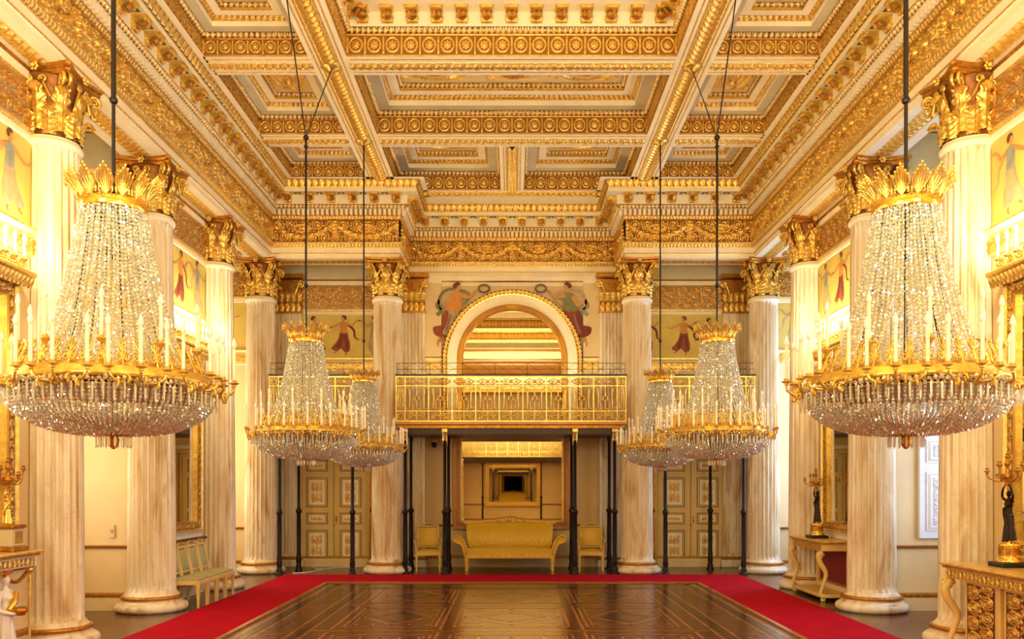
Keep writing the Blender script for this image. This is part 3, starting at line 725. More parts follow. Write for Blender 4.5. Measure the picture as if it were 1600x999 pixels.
# flat pilasters on the end wall
def make_pilaster(wd):
    r = empty('pilaster', (0, 0, 0)); tag(r, cat='pilaster', group='fluted pilasters on the end wall')
    s = MB(); hw = wd/2; n = 7; xs = []; 
    P = [(-hw, 0)]
    for k in range(n):
        c = -hw+.05+(k+.5)*(wd-.1)/n; q = (wd-.1)/n*.36
        P.append((c-q, -.14)); P += [(c-q*.7, -.115), (c, -.105), (c+q*.7, -.115)]; P.append((c+q, -.14))
    P = [(-hw, 0), (-hw, -.14)]+P[1:]+[(hw, -.14), (hw, 0)]
    m = len(P); zs = (.30, 5.93)
    V = [(x, y, z) for z in zs for x, y in P]; s.add(V, [(i, i+1, m+i+1, m+i) for i in range(m-1)], 'marble', smooth=False)
    s.build('shaft', r)
    b = MB(); box(b, -hw-.06, hw+.06, -.22, 0, 0, .18, 'marble', .02); box(b, -hw-.03, hw+.03, -.19, 0, .18, .25, 'goldd', .02); box(b, -hw-.01, hw+.01, -.16, 0, .25, .31, 'marble'); b.build('base', r)
    c = MB(); z0 = 5.93; box(c, -hw-.01, hw+.01, -.16, 0, z0, z0+.05, 'goldd'); box(c, -hw+.01, hw-.01, -.13, 0, z0+.05, 6.72, 'goldd')
    relief(c, (-hw+.01, -.132, z0+.05), (hw-.01, -.132, z0+.05), (hw-.01, -.132, z0+.27), (-hw+.01, -.132, z0+.27), (0, -1, 0), 'r_dark', 'leaf', .14, .03, 10, .012)
    box(c, -hw-.09, hw+.09, -.28, 0, 6.74, 6.83, 'goldd', .02)
    for k in range(5):
        x = -hw+.06+k*(wd-.12)/4
        for (zz, hh, cu) in ((z0+.27, .24, .09),):
            l = MB(); leaf(l, 0, 0, hh, .3, .075, cu); Mx = Matrix.Translation((x, .18, zz)) @ Matrix.Rotation(-PI/2, 4, 'Z'); c.join(l, Mx)
    for sg in (-1, 1):
        cx = sg*(hw-.0); pts = [(cx-sg*.12, z0+.42), (cx-sg*.08, z0+.55), (cx-sg*.02, z0+.68)]+[(cx+.09*(1-.8*u)*math.cos(PI/2-sg*u*3*PI), z0+.66+.09*(1-.8*u)*math.sin(PI/2-sg*u*3*PI)) for u in np.linspace(0, 1, 18)]
        tube(c, [(x, -.24, z) for x, z in pts], .024, 'gold', 6)
    c.build('capital', r); return r
pp = make_pilaster(.66)
for k, (x, lb) in enumerate(((-2.36, 'fluted pilaster behind the column left of the sofa bay'), (2.36, 'fluted pilaster behind the column right of the sofa bay'),
                             (-5.26, 'corner pilaster between the far left column and the left double door'), (5.26, 'corner pilaster between the right double door and the far right column'))):
    place(pp, k == 0, (x, 20.38 if abs(x) > 3 else 20.30, 0), 0, lb)

# ------------------------------------------------------------------ carpet
mb = MB()
for x0, x1, y0, y1 in ((-4.83, -3.64, 1.0, 18.42), (3.64, 4.83, 1.0, 18.42), (-3.64, 3.64, 17.0, 18.42)): box(mb, x0, x1, y0, y1, 0.0, .018, 'redcarpet')
carpet = mb.build('carpet'); tag(carpet, 'red carpet runner laid round three sides of the inlaid parquet', 'carpet')
e = MB()
for x0, x1, y0, y1 in ((-3.66, -3.60, 1.0, 16.98), (3.60, 3.66, 1.0, 16.98), (-3.66, 3.66, 16.94, 17.0)): box(e, x0, x1, y0, y1, 0.0, .024, 'inlay')
e.build('wooden_edging', carpet)
# ------------------------------------------------------------------ chandeliers
def beads(mb, pts, rad, mat='crystal', jit=0.25, elong=1.25):
    """small cut beads (octahedra) at the given points"""
    P = np.array(pts, float); n = len(P)
    O = np.array([(1, 0, 0), (0, 1, 0), (-1, 0, 0), (0, -1, 0), (0, 0, elong), (0, 0, -elong)], float)
    a = RNG.uniform(0, 2*PI, n); t1 = RNG.uniform(-.5, .5, n); t2 = RNG.uniform(-.5, .5, n); s = rad*(1+RNG.uniform(-jit, jit, n))
    ca, sa = np.cos(a), np.sin(a)
    V = O[None]*s[:, None, None]
    x = V[..., 0]*ca[:, None]-V[..., 1]*sa[:, None]; y = V[..., 0]*sa[:, None]+V[..., 1]*ca[:, None]; z = V[..., 2]
    x, z = x*np.cos(t1)[:, None]+z*np.sin(t1)[:, None], -x*np.sin(t1)[:, None]+z*np.cos(t1)[:, None]
    y, z = y*np.cos(t2)[:, None]+z*np.sin(t2)[:, None], -y*np.sin(t2)[:, None]+z*np.cos(t2)[:, None]
    V = np.stack([x, y, z], -1)+P[:, None, :]
    F = np.array([(0, 1, 4), (1, 2, 4), (2, 3, 4), (3, 0, 4), (1, 0, 5), (2, 1, 5), (3, 2, 5), (0, 3, 5)])
    mb.add(V.reshape(-1, 3), (F[None]+6*np.arange(n)[:, None, None]).reshape(-1, 3), mat, smooth=False)
def candle_mb(h=.31, r=.0125, mat='candle'):
    c = MB(); lathe(c, [(r*1.05, 0), (r, .01), (r*.95, h), (r*.5, h+.004)], mat, 8); return c
def bulb_mb(z, s=1.0, mat='bulb'):
    b = MB(); lathe(b, [(.008*s, z), (.015*s, z+.012*s), (.0185*s, z+.028*s), (.015*s, z+.048*s), (.007*s, z+.068*s), (0, z+.085*s)], mat, 8); return b
def spiral(cx, cy, r0, r1, a0, turns, n=16):
    return [(cx+(r0+(r1-r0)*u)*math.cos(a0+turns*2*PI*u), cy+(r0+(r1-r0)*u)*math.sin(a0+turns*2*PI*u)) for u in np.linspace(0, 1, n)]
def make_chandelier():
    root = empty('chandelier', (0, 0, 0)); tag(root, cat='chandelier', group='empire crystal chandeliers')
    # gilt crown with flaring palmettes
    cr = MB(); lathe(cr, [(.222, 3.83), (.226, 3.84), (.226, 3.895), (.219, 3.90)], 'goldpolish', 48); lathe(cr, [(.215, 3.83), (.212, 3.90)], 'goldd', 48)
    pm = MB()
    for k in range(14):
        a = k*2*PI/14; ca, sa = math.cos(a), math.sin(a)
        for q in np.linspace(-1, 1, 7):
            hgt = .20*(1-.38*abs(q)); sp = .052*q
            P = []
            for u in np.linspace(0, 1, 6):
                r = .222+.085*u**2.0; z = 3.895+hgt*u-.015*(u > .95); tt = sp*math.sin(u*PI*.62)
                P.append((r*ca-sa*tt, r*sa+ca*tt, z))
            tube(pm, P, [.0045, .0065, .0075, .008, .009, .006], 'gold', 5)
            ball(pm, P[-1], .0095, 'gold', 6, 4)
        for sg in (-1, 1):
            tube(pm, [((.226+.01)*math.cos(a+sg*x_), (.226+.01)*math.sin(a+sg*x_), z_) for x_, z_ in spiral(.16, 3.935, .03, .008, -PI/2, 1.2, 9)], .006, 'gold', 4)
    co = cr.build('crown', root); pm.build('palmettes', co)
    # rod
    rd = MB(); tube(rd, [(0, 0, 3.5), (0, 0, 4.6)], .013, 'dark', 8); ball(rd, (0, 0, 4.62), .03, 'dark')
    # shade of bead strings
    sh = MB(); prof = smooth_open([(.218, 3.83), (.262, 3.55), (.325, 3.25), (.40, 2.98), (.50, 2.76), (.555, 2.70)], 20)
    L = np.concatenate([[0], np.cumsum(np.linalg.norm(np.diff(prof, axis=0), axis=1))]); T = L[-1]
    ns = 66; nb = int(T/.0265)
    pts = []
    for k in range(ns):
        a = k*2*PI/ns+.01*RNG.normal()
        d = (np.arange(nb)+RNG.uniform(0, .6))*T/nb
        rr = np.interp(d, L, prof[:, 0])*(1-.03*(k % 2)); zz = np.interp(d, L, prof[:, 1])
        aa = a+.012*np.sin(d*9+k)
        pts.append(np.stack([rr*np.cos(aa), rr*np.sin(aa), zz], -1))
    beads(sh, np.concatenate(pts), .0125)
    pts = []
    for k in range(40):     # the tighter inner curtain
        a = k*2*PI/40; d = np.arange(0, T, .034); rr = np.interp(d, L, prof[:, 0])*.80; zz = np.interp(d, L, prof[:, 1])
        pts.append(np.stack([rr*np.cos(a), rr*np.sin(a), zz], -1))
    beads(sh, np.concatenate(pts), .012)
    pts = []
    for ring_r, z in ((.19, 3.81), (.15, 3.80), (.10, 3.79), (.05, 3.79)):
        for k in range(int(ring_r*2*PI/.03)): a = k*.03/ring_r; pts.append((ring_r*math.cos(a), ring_r*math.sin(a), z))
    beads(sh, pts, .012)
    s_o = sh.build('crystal_bead_shade', root); s_o['kind'] = 'stuff'
    # wires inside
    wr = MB()
    for k in range(8):
        a = k*PI/4+.2; tube(wr, [(r*.7*math.cos(a), r*.7*math.sin(a), z) for r, z in prof[::20]], .005, 'dark', 4)
    wr.build('frame_wires', root)
    # gilt openwork ring
    rg = MB(); lathe(rg, [(.60, 2.655), (.665, 2.65), (.685, 2.665), (.685, 2.685), (.66, 2.70), (.665, 2.72), (.64, 2.735), (.60, 2.735)], 'gold', 64)
    lathe(rg, [(.60, 2.735), (.585, 2.76)], 'gold', 64)
    op = MB()
    for k in range(36):
        a = k*2*PI/36; q = .55
        def P3(s, z, r=.62): return ((r-.35*(z-2.74))*math.cos(a+s), (r-.35*(z-2.74))*math.sin(a+s), z)
        tube(op, [P3(0, 2.73), P3(0, 2.89)], .008, 'gold', 5); ball(op, P3(0, 2.90), .014, 'gold', 6, 4)
        for sg in (-1, 1):
            tube(op, [P3(sg*x_, z_) for x_, z_ in spiral(.042, 2.79, .036, .01, PI/2, 1.3, 10)], .0075, 'gold', 4)
            tube(op, [P3(sg*.005, 2.83), P3(sg*.03, 2.86), P3(sg*.035, 2.885)], .007, 'gold', 4)
    rg.xf(Matrix.Translation((0, 0, -.045))); op.xf(Matrix.Translation((0, 0, -.045))); ro = rg.build('gilt_ring', root); op.build('openwork_gallery', ro)
    # bowl of bead strings + hanging prisms
    bw = MB(); prof2 = smooth_open([(.675, 2.56), (.655, 2.48), (.59, 2.40), (.46, 2.33), (.30, 2.29), (.12, 2.275)], 20)
    L2 = np.concatenate([[0], np.cumsum(np.linalg.norm(np.diff(prof2, axis=0), axis=1))]); T2 = L2[-1]
    pts = []
    for k in range(112):
        a = k*2*PI/112; dmax = T2 if k % 4 == 0 else (T2*.86 if k % 2 == 0 else T2*.66)
        d = np.arange(0, dmax, .0245); rr = np.interp(d, L2, prof2[:, 0]); zz = np.interp(d, L2, prof2[:, 1])
        pts.append(np.stack([rr*np.cos(a), rr*np.sin(a), zz], -1))
    beads(bw, np.concatenate(pts), .0135)
    pts = []
    for rr_, zz_ in ((.55, 2.64), (.45, 2.62), (.62, 2.60)):
        pts += [(rr_*math.cos(a), rr_*math.sin(a), zz_) for a in np.linspace(0, 2*PI, 110, endpoint=False)]
    pts += [(.672*math.cos(a), .672*math.sin(a), z_) for a in np.linspace(0, 2*PI, 112, endpoint=False) for z_ in (2.58, 2.565)]
    beads(bw, pts, .013)
    pts = [(.70*math.cos(a), .70*math.sin(a), 2.595+.006*math.sin(a*40)) for a in np.linspace(0, 2*PI, 120, endpoint=False)]
    beads(bw, pts, .019, elong=1)
    b_o = bw.build('crystal_bowl', root); b_o['kind'] = 'stuff'
    pr = MB()
    for k in range(72):
        a = k*2*PI/72; r = .70+.008*(k % 2); zt = 2.585-.012*(k % 2); ln = .13
        O = np.array([(.009, 0, -.02), (0, .009, -.02), (-.009, 0, -.02), (0, -.009, -.02), (0, 0, 0), (.006, 0, -ln*.85), (0, .006, -ln*.85), (-.006, 0, -ln*.85), (0, -.006, -ln*.85), (0, 0, -ln)])
        O = O+np.array([r*math.cos(a), r*math.sin(a), zt])
        pr.add(O, [(0, 1, 4), (1, 2, 4), (2, 3, 4), (3, 0, 4), (0, 5, 6, 1), (1, 6, 7, 2), (2, 7, 8, 3), (3, 8, 5, 0), (6, 5, 9), (7, 6, 9), (8, 7, 9), (5, 8, 9)], 'crystal', smooth=False)
    po = pr.build('crystal_prism_fringe', root); po['kind'] = 'stuff'
    lr = MB(); lathe(lr, [(.665, 2.58), (.675, 2.585), (.675, 2.60)], 'goldd', 48); lathe(lr, [(.668, 2.555), (.676, 2.56), (.668, 2.57)], 'goldd', 48); lr.build('rim_hoops', root)
    # finial with its own little fringe
    fn = MB(); lathe(fn, [(0, 2.17), (.018, 2.18), (.035, 2.21), (.04, 2.24), (.03, 2.26), (.12, 2.268), (.122, 2.285), (.05, 2.29)], 'goldd', 20); fo = fn.build('finial', root)
    fp = MB()
    for k in range(18):
        a = k*2*PI/18; x, y = .115*math.cos(a), .115*math.sin(a); s_ = .009
        O = np.array([(s_, 0, -.015), (0, s_, -.015), (-s_, 0, -.015), (0, -s_, -.015), (0, 0, 0), (s_, 0, -.07), (0, s_, -.07), (-s_, 0, -.07), (0, -s_, -.07), (0, 0, -.092)])+np.array([x, y, 2.268])
        fp.add(O, [(0, 1, 4), (1, 2, 4), (2, 3, 4), (3, 0, 4), (0, 5, 6, 1), (1, 6, 7, 2), (2, 7, 8, 3), (3, 8, 5, 0), (6, 5, 9), (7, 6, 9), (8, 7, 9), (5, 8, 9)], 'crystal', smooth=False)
    fp.build('crystal_drops', fo)
    # arms and candles: 12 curling branches with three lights each
    arm = MB()
    def cup(x, y, z): lathe(arm, [(.012, z-.03), (.018, z-.024), (.012, z-.018), (.036, z-.004), (.038, z), (.02, z+.002), (.018, z+.02), (.014, z+.022)], 'gold', 10, x, y)
    tube(arm, [(.62, 0, 2.70), (.68, 0, 2.64), (.75, 0, 2.63), (.80, 0, 2.67), (.805, 0, 2.70)], .011, 'gold', 6)
    cup(.805, 0, 2.735)
    for sg in (-1, 1):
        tube(arm, smooth_open([(.64, sg*.04, 2.69), (.69, sg*.09, 2.64), (.73, sg*.15, 2.66), (.73, sg*.17, 2.70)], 4), .010, 'gold', 6)
        cup(.73, sg*.175, 2.735)
        tube(arm, [(.70+x_, sg*.05, z_) for x_, z_ in spiral(0, 2.645, .045, .012, 0, 1.4, 14)], .009, 'gold', 5)
        tube(arm, [(.74+x_*.6, sg*.12, z_) for x_, z_ in spiral(0, 2.62, .035, .01, 0, 1.4, 14)], .008, 'gold', 5)
    arm2 = MB()
    tube(arm2, smooth_open([(.58, 0, 2.78), (.60, 0, 2.86), (.56, 0, 2.89), (.585, 0, 2.93)], 4), .009, 'gold', 6)
    a1 = arm2
    lathe(a1, [(.012, 2.93), (.036, 2.955), (.038, 2.96), (.018, 2.962), (.016, 2.985)], 'gold', 10, .585, 0)
    am = arm.mesh('arm'); am2 = arm2.mesh('upper_arm'); cm = candle_mb(.225).mesh('candle'); bm_ = bulb_mb(.227).mesh('bulb')
    def put(me, name, par, loc=(0, 0, 0), rz=0):
        o = bpy.data.objects.new(name, me); col.objects.link(o); o.parent = par; o.location = loc; o.rotation_euler = (0, 0, rz); return o
    NA = 10
    for k in range(NA):
        a = (k+.5)*2*PI/NA; put(am, 'arm', root, (0, 0, -.07), rz=a)
        for (r, t) in ((.805, 0), (.73, .175), (.73, -.175)):
            x = r*math.cos(a)-t*math.sin(a); y = r*math.sin(a)+t*math.cos(a)
            c = put(cm, 'candle', root, (x, y, 2.685)); put(bm_, 'bulb', c)
        a2 = k*2*PI/NA; put(am2, 'upper_arm', root, (0, 0, -.10), rz=a2)
        c = put(cm, 'candle', root, (.585*math.cos(a2), .585*math.sin(a2), 2.885)); put(bm_, 'bulb', c)
    return root, rd
ch, rod_mb = make_chandelier()
CH = [(-2.78, 6.08, 'large crystal chandelier nearest the camera at the left edge'), (2.78, 6.08, 'large crystal chandelier nearest the camera at the right edge'),
      (-2.78, 11.72, 'second crystal chandelier on the left, hung on a forked cable'), (2.78, 11.72, 'second crystal chandelier on the right, hung on a forked cable'),
      (-2.78, 16.25, 'smallest, farthest crystal chandelier on the left'), (2.78, 16.25, 'smallest, farthest crystal chandelier on the right')]
roots = [place(ch, k == 0, (x, y, 0), (k*.13), lb) for k, (x, y, lb) in enumerate(CH)]
for r_, (x, y, lb) in zip(roots, CH):
    m = MB(); m.join(rod_mb); kz = 6.62
    if abs(y-16.25) < .1: tube(m, [(0, 0, 4.6), (0, 0, ZC-.08)], .014, 'dark', 6)
    else:
        tube(m, [(0, 0, 4.6), (0, 0, kz)], .017 if y < 8 else .016, 'dark', 6); ball(m, (0, 0, kz), .04, 'dark'); ball(m, (0, 0, kz-.12), .03, 'dark')
        c, s = math.cos(-r_.rotation_euler.z), math.sin(-r_.rotation_euler.z)
        for dy in ((4.63-y, 7.55-y) if y < 8 else (10.45-y, 13.35-y)):
            tube(m, [(0, 0, kz), (-s*dy, c*dy, ZC-.06)], .009, 'dark', 5)
    m.build('hanging_rod', r_)

# ------------------------------------------------------------------ mirrors
def frame_rect(mb, w_, z0, z1, prof, mat='gold', per=.12):
    """rectangular moulding in the plane y=0 facing -y, prof = list of (inset outward, depth, mat, pattern)"""
    for (a0, d0, a1, d1, mt, pat) in prof:
        R0 = [(-w_-a0, z0-a0), (w_+a0, z0-a0), (w_+a0, z1+a0), (-w_-a0, z1+a0)]; R1 = [(-w_-a1, z0-a1), (w_+a1, z0-a1), (w_+a1, z1+a1), (-w_-a1, z1+a1)]
        for i in range(4):
            j = (i+1) % 4
            A = (R0[i][0], -d0, R0[i][1]); B = (R0[j][0], -d0, R0[j][1]); C = (R1[j][0], -d1, R1[j][1]); D = (R1[i][0], -d1, R1[i][1])
            mid = np.array([0, 0, (z0+z1)/2]); n = np.array([0, -1.0, 0]); ou = (np.array(A)+np.array(B))/2-mid; ou[1] = 0; ou /= np.linalg.norm(ou)
            L = math.hypot(a1-a0, d1-d0); n = np.array([0, -1, 0])*((a1-a0)/L)-ou*((d1-d0)/L)
            if pat: relief(mb, A, B, C, D, n, mt, pat, per, .022, 8, .016)
            else: mb.add([A, B, C, D], [(0, 1, 2, 3)], mt, smooth=False)
def make_wall_mirror():
    r = empty('wall_mirror', (0, 0, 0)); tag(r, cat='mirror', group='tall gilt mirrors on the side walls')
    g = MB(); g.add([(-.55, -.03, 1.30), (.55, -.03, 1.30), (.55, -.03, 4.02), (-.55, -.03, 4.02)], np.array([[0, 1, 2, 3]]), 'mirror', smooth=False); g.build('mirror_glass', r)
    f = MB(); frame_rect(f, .55, 1.30, 4.02, [(0, .03, .0, .07, 'gold', None), (0, .07, .03, .08, 'goldpolish', None), (.03, .08, .14, .08, 'r_gold', 'scroll'), (.14, .08, .17, .11, 'gold', None), (.17, .11, .20, .02, 'gold', None)])
    f.build('gilt_frame', r)
    p = MB(); q = MB(); box(q, -.82, .82, -.05, 0, 1.0, 1.12, 'cream', .01); box(q, -.80, .80, -.08, 0, 1.07, 1.10, 'greycream'); q.build('lower_ledge', r)
    box(p, -.86, .86, -.16, 0, 4.22, 4.27, 'cream', .015); box(p, -.90, .90, -.22, 0, 4.27, 4.34, 'gold', .02)
    relief(p, (-.86, -.165, 4.14), (.86, -.165, 4.14), (.86, -.20, 4.26), (-.86, -.20, 4.26), (0, -1, -.2), 'r_gold', 'leaf', .08, .02, 6, .013)
    p.build('entablature_shelf', r); return r
def make_sconce():
    r = empty('candle_sconce', (0, 0, 0)); tag(r, cat='wall light', group='gilt candle brackets with lit bulbs above the side mirrors')
    b = MB()
    for k in range(9):
        x = -.72+k*.18
        tube(b, smooth_open([(x, -.05, .02), (x-.04, -.10, .05), (x+.02, -.15, .04), (x, -.15, .09)], 4), .012, 'gold', 6)
        lathe(b, [(.01, .08), (.04, .105), (.042, .112), (.02, .115), (.018, .14)], 'gold', 10, x, -.15)
        for sg in (-1, 1): tube(b, [(x+sg*.045+x_, -.12, z_) for x_, z_ in spiral(0, .06, .04, .01, 0, 1.4, 12)], .009, 'gold', 5)
        for q in (-.4, 0, .4): tube(b, [(x+q*.02, -.1, .06), (x+q*.10, -.1, .13)], .006, 'gold', 4)
    tube(b, [(-.78, -.10, .02), (.78, -.10, .02)], .02, 'gold', 8); b.build('gilt_bracket', r)
    cm = candle_mb(.16, .014).mesh('candle'); bm_ = bulb_mb(.162, 1.1, 'bulb_lit').mesh('lit_bulb')
    for k in range(9):
        c = bpy.data.objects.new('candle', cm); col.objects.link(c); c.parent = r; c.location = (-.72+k*.18, -.15, .14)
        q = bpy.data.objects.new('lit_bulb', bm_); col.objects.link(q); q.parent = c
    return r
wm = make_wall_mirror(); scn = make_sconce(); k = 0
for sx, sd in ((-1, 'left'), (1, 'right')):
    for yc, dn in ((8.98, 'nearest the camera'), (14.73, 'farther from the camera')):
        rz = PI/2 if sx < 0 else -PI/2
        place(wm, k == 0, (sx*5.615, yc, 0), rz, f'tall gilt mirror on the {sd} side wall, {dn}')
        place(scn, k == 0, (sx*5.60, yc, 4.34), rz, f'row of lit candles over the {sd} side mirror, {dn.split(",")[0]}')
        k += 1

# central mirror under the balcony
r = empty('wall_mirror', (-.01, 20.39, 0)); tag(r, 'large rectangular mirror above the yellow sofa, under the balcony', 'mirror')
g = MB(); g.add([(-1.17, -.05, 1.09), (1.17, -.05, 1.09), (1.17, -.05, 3.02), (-1.17, -.05, 3.02)], np.array([[0, 1, 2, 3]]), 'mirror', smooth=False); g.build('mirror_glass', r)
f = MB(); frame_rect(f, 1.17, 1.09, 3.02, [(0, .05, 0, .07, 'goldd', None), (0, .07, .04, .09, 'gold', None), (.04, .09, .10, .07, 'pinkframe', None), (.10, .07, .15, .10, 'pinkframe', None), (.15, .10, .20, .10, 'pinkframe', None), (.20, .10, .22, .02, 'pinkframe', None)]); f.build('frame', r)
# arched mirror above it
CZ = 4.86
def arch_band(mb, r0, d0, r1, d1, mat, zb, pat=None, per=.1, amp=.03, nv=6):
    n = 72
    P = [(-1, zb)]+[None]*0
    def pt(rr, d, u):  # u along: left leg up, arc, right leg down
        leg = CZ-zb; tot = 2*leg+PI*1.3; x = u*tot
        if x < leg: return (-rr, -d, zb+x)
        if x > tot-leg: return (rr, -d, zb+tot-x)
        a = PI-(x-leg)/(PI*1.3)*PI; return (rr*math.cos(a), -d, CZ+rr*math.sin(a))
    m = n if not pat else int((2*(CZ-zb)+PI*1.3)/.014)
    vv = np.linspace(0, 1, (nv if pat else 1)+1); V = []; H = []
    for i in range(m+1):
        u = i/m; A = np.array(pt(r0, d0, u)); B = np.array(pt(r1, d1, u))
        for v in vv:
            h = float(PAT[pat](np.array(u*(2*(CZ-zb)+PI*1.3)/per), np.array(v))) if pat else 0.0
            p = A*(1-v)+B*v; p = p+np.array([0, -amp*h, 0]); V.append(p); H.append(h)
    k = len(vv); i = np.arange(m)[:, None]*k; j = np.arange(k-1)[None, :]
    mb.add(V, np.stack([i+j, i+j+1, i+k+j+1, i+k+j], -1).reshape(-1, 4), mat, H)
r = empty('arched_mirror', (0, 20.38, 0)); tag(r, 'arched mirror in a gilt ring above the central balcony', 'mirror')
g = MB(); a = np.linspace(0, PI, 40); pts = [(1.16*math.cos(t), -.04, CZ+1.16*math.sin(t)) for t in a]+[(-1.16, -.04, 4.16), (1.16, -.04, 4.16)]
g.add(pts, [tuple(range(len(pts)))[::-1]], 'mirror', smooth=False); g.build('mirror_glass', r)
f = MB(); arch_band(f, 1.15, .04, 1.17, .16, 'goldd', 3.3); box(f, -1.17, 1.17, -.14, -.02, 4.08, 4.17, 'goldpolish', .01); arch_band(f, 1.17, .16, 1.27, .14, 'goldpolish', 3.3); arch_band(f, 1.27, .14, 1.30, .10, 'pinkframe', 3.3)
f.build('gilt_ring', r)
f = MB(); arch_band(f, 1.30, .10, 1.52, .10, 'cream', 3.3); arch_band(f, 1.52, .10, 1.54, .12, 'gold', 3.3); arch_band(f, 1.54, .12, 1.64, .12, 'r_dark', 3.3, 'braid', .16, .03, 8); arch_band(f, 1.64, .12, 1.66, .0, 'goldd', 3.3)
f.build('arch_surround', r)

# ------------------------------------------------------------------ painted figures
PC = dict(skin=srgb(206, 148, 84), skin2=srgb(176, 116, 66), red=srgb(150, 74, 44), red2=srgb(120, 50, 32), grey=srgb(176, 162, 124), orange=srgb(214, 142, 60), green=srgb(128, 126, 78), hair=srgb(104, 58, 30),
          mauve=srgb(150, 104, 84), wreath=srgb(120, 104, 62), tan=srgb(196, 168, 110), blue=srgb(150, 150, 132))
for k_, c_ in PC.items(): M['f_'+k_] = simple('fresco_'+k_, c_, 0.7, 0, 0.22, 9)
def poly(mb, pts, colr, z, k=5):
    P = smooth_closed(pts, k); mb.add([(x, -z, y) for x, y in P], [tuple(range(len(P)))], 'f_'+colr, smooth=False)
def limb(mb, pts, w0, w1, colr, z):
    P = smooth_open(pts, 5); n = len(P); T = np.gradient(P, axis=0); T /= np.linalg.norm(T, axis=1)[:, None]
    Nn = np.stack([-T[:, 1], T[:, 0]], -1); w_ = np.linspace(w0, w1, n)[:, None]
    A = P+Nn*w_; B = P-Nn*w_; V = [(x, -z, y) for x, y in np.vstack([A, B])]
    mb.add(V, [(i, i+1, n+i+1, n+i) for i in range(n-1)], 'f_'+colr, smooth=False)
def dancer(kind=0, flip=1):
    """a dancing woman about 1 unit tall, feet near y=0"""
    m = MB(); c1, c2, c3 = [('red', 'red2', 'orange'), ('grey', 'tan', 'blue'), ('mauve', 'red2', 'tan'), ('orange', 'red', 'grey')][kind % 4]
    f = flip
    S = lambda L: [(f*x, y) for x, y in L]
    limb(m, S([(-.02, .12), (-.05, .05), (-.03, .0)]), .022, .012, 'skin2', .001); limb(m, S([(.10, .16), (.16, .08), (.20, .05)]), .022, .012, 'skin2', .001)
    poly(m, S([(-.07, .58), (.06, .59), (.10, .42), (.17, .28), (.24, .16), (.13, .10), (.05, .16), (-.02, .08), (-.11, .10), (-.13, .26), (-.10, .42)]), c1, .002)
    poly(m, S([(.0, .52), (.05, .50), (.10, .34), (.15, .2), (.08, .16), (.04, .3)]), c2, .003); poly(m, S([(-.05, .5), (-.01, .5), (-.03, .3), (-.06, .14), (-.10, .16), (-.09, .32)]), c2, .003)
    poly(m, S([(-.08, .80), (.0, .83), (.075, .80), (.07, .68), (.065, .57), (-.0, .54), (-.075, .57), (-.065, .68)]), c3, .004)
    limb(m, S([(-.06, .79), (-.17, .74), (-.24, .84), (-.33, .86)]), .024, .012, 'skin', .005)
    limb(m, S([(.06, .79), (.17, .72), (.26, .68), (.36, .72)]), .024, .012, 'skin', .005)
    limb(m, S([(.0, .82), (.01, .86)]), .02, .018, 'skin', .005)
    poly(m, S([(-.02, .86), (.03, .86), (.045, .91), (.03, .955), (-.01, .965), (-.04, .93), (-.04, .89)]), 'skin', .006)
    poly(m, S([(-.045, .88), (-.01, .90), (.0, .94), (.04, .95), (.02, .985), (-.03, .985), (-.06, .94)]), 'hair', .007)
    limb(m, S([(-.07, .78), (-.2, .62), (-.22, .45), (-.30, .38)]), .03, .012, c2, .0005)
    return m
def victory(flip=1):
    m = MB(); f = flip; S = lambda L: [(f*x, y) for x, y in L]
    # drapery arc behind
    limb(m, S([(-.27, -.08), (-.32, .1), (-.22, .30), (.0, .36), (.22, .30), (.32, .22), (.24, .08), (.12, .0)]), .03, .02, 'green' if f > 0 else 'tan', .001)
    limb(m, S([(-.30, .12), (-.36, .0), (-.28, -.10), (-.36, -.2)]), .035, .04, 'green' if f > 0 else 'blue', .001)
    limb(m, S([(-.28, -.62), (-.34, -.78), (-.33, -.86)]), .03, .014, 'skin', .001); limb(m, S([(-.22, -.58), (-.27, -.7), (-.30, -.76)]), .03, .014, 'skin', .001)
    poly(m, S([(-.16, -.08), (.12, -.06), (.10, -.22), (.02, -.42), (-.08, -.60), (-.22, -.66), (-.34, -.64), (-.42, -.58), (-.44, -.46), (-.34, -.42), (-.27, -.40), (-.24, -.22)]), 'red' if f > 0 else 'red2', .002)
    poly(m, S([(-.10, -.08), (.10, -.08), (.06, -.26), (-.04, -.46), (-.16, -.60), (-.24, -.56), (-.15, -.36), (-.12, -.2)]), 'grey' if f > 0 else 'red', .003)
    poly(m, S([(-.10, -.2), (-.06, -.2), (-.14, -.5), (-.2, -.56)]), 'mauve', .004)
    poly(m, S([(-.07, .24), (.03, .29), (.13, .26), (.15, .08), (.13, -.09), (-.02, -.12), (-.18, -.08), (-.12, .08)]), 'orange' if f > 0 else 'green', .004)
    limb(m, S([(.10, .22), (.24, .18), (.34, .20), (.47, .33)]), .045, .018, 'skin', .005); limb(m, S([(-.05, .2), (-.15, .02), (-.22, .03), (-.30, .1)]), .042, .016, 'skin', .005)
    limb(m, S([(.05, .26), (.065, .33)]), .03, .028, 'skin', .005)
    poly(m, S([(.03, .32), (.10, .31), (.135, .37), (.125, .44), (.07, .46), (.03, .42)]), 'skin', .006); poly(m, S([(.01, .36), (.05, .38), (.07, .42), (.13, .45), (.10, .49), (.02, .48), (-.03, .42)]), 'hair', .007)
    # wreath
    a = np.linspace(0, 2*PI, 33); c = (.62*f, .36); O = [(c[0]+.135*math.cos(t), c[1]+.10*math.sin(t)) for t in a[:-1]]; I = [(c[0]+.088*math.cos(t), c[1]+.056*math.sin(t)) for t in a[:-1]]
    n = 32; m.add([(x, -.006, y) for x, y in O+I], [(i, (i+1) % n, n+(i+1) % n, n+i) for i in range(n)], 'f_wreath', smooth=False)
    return m
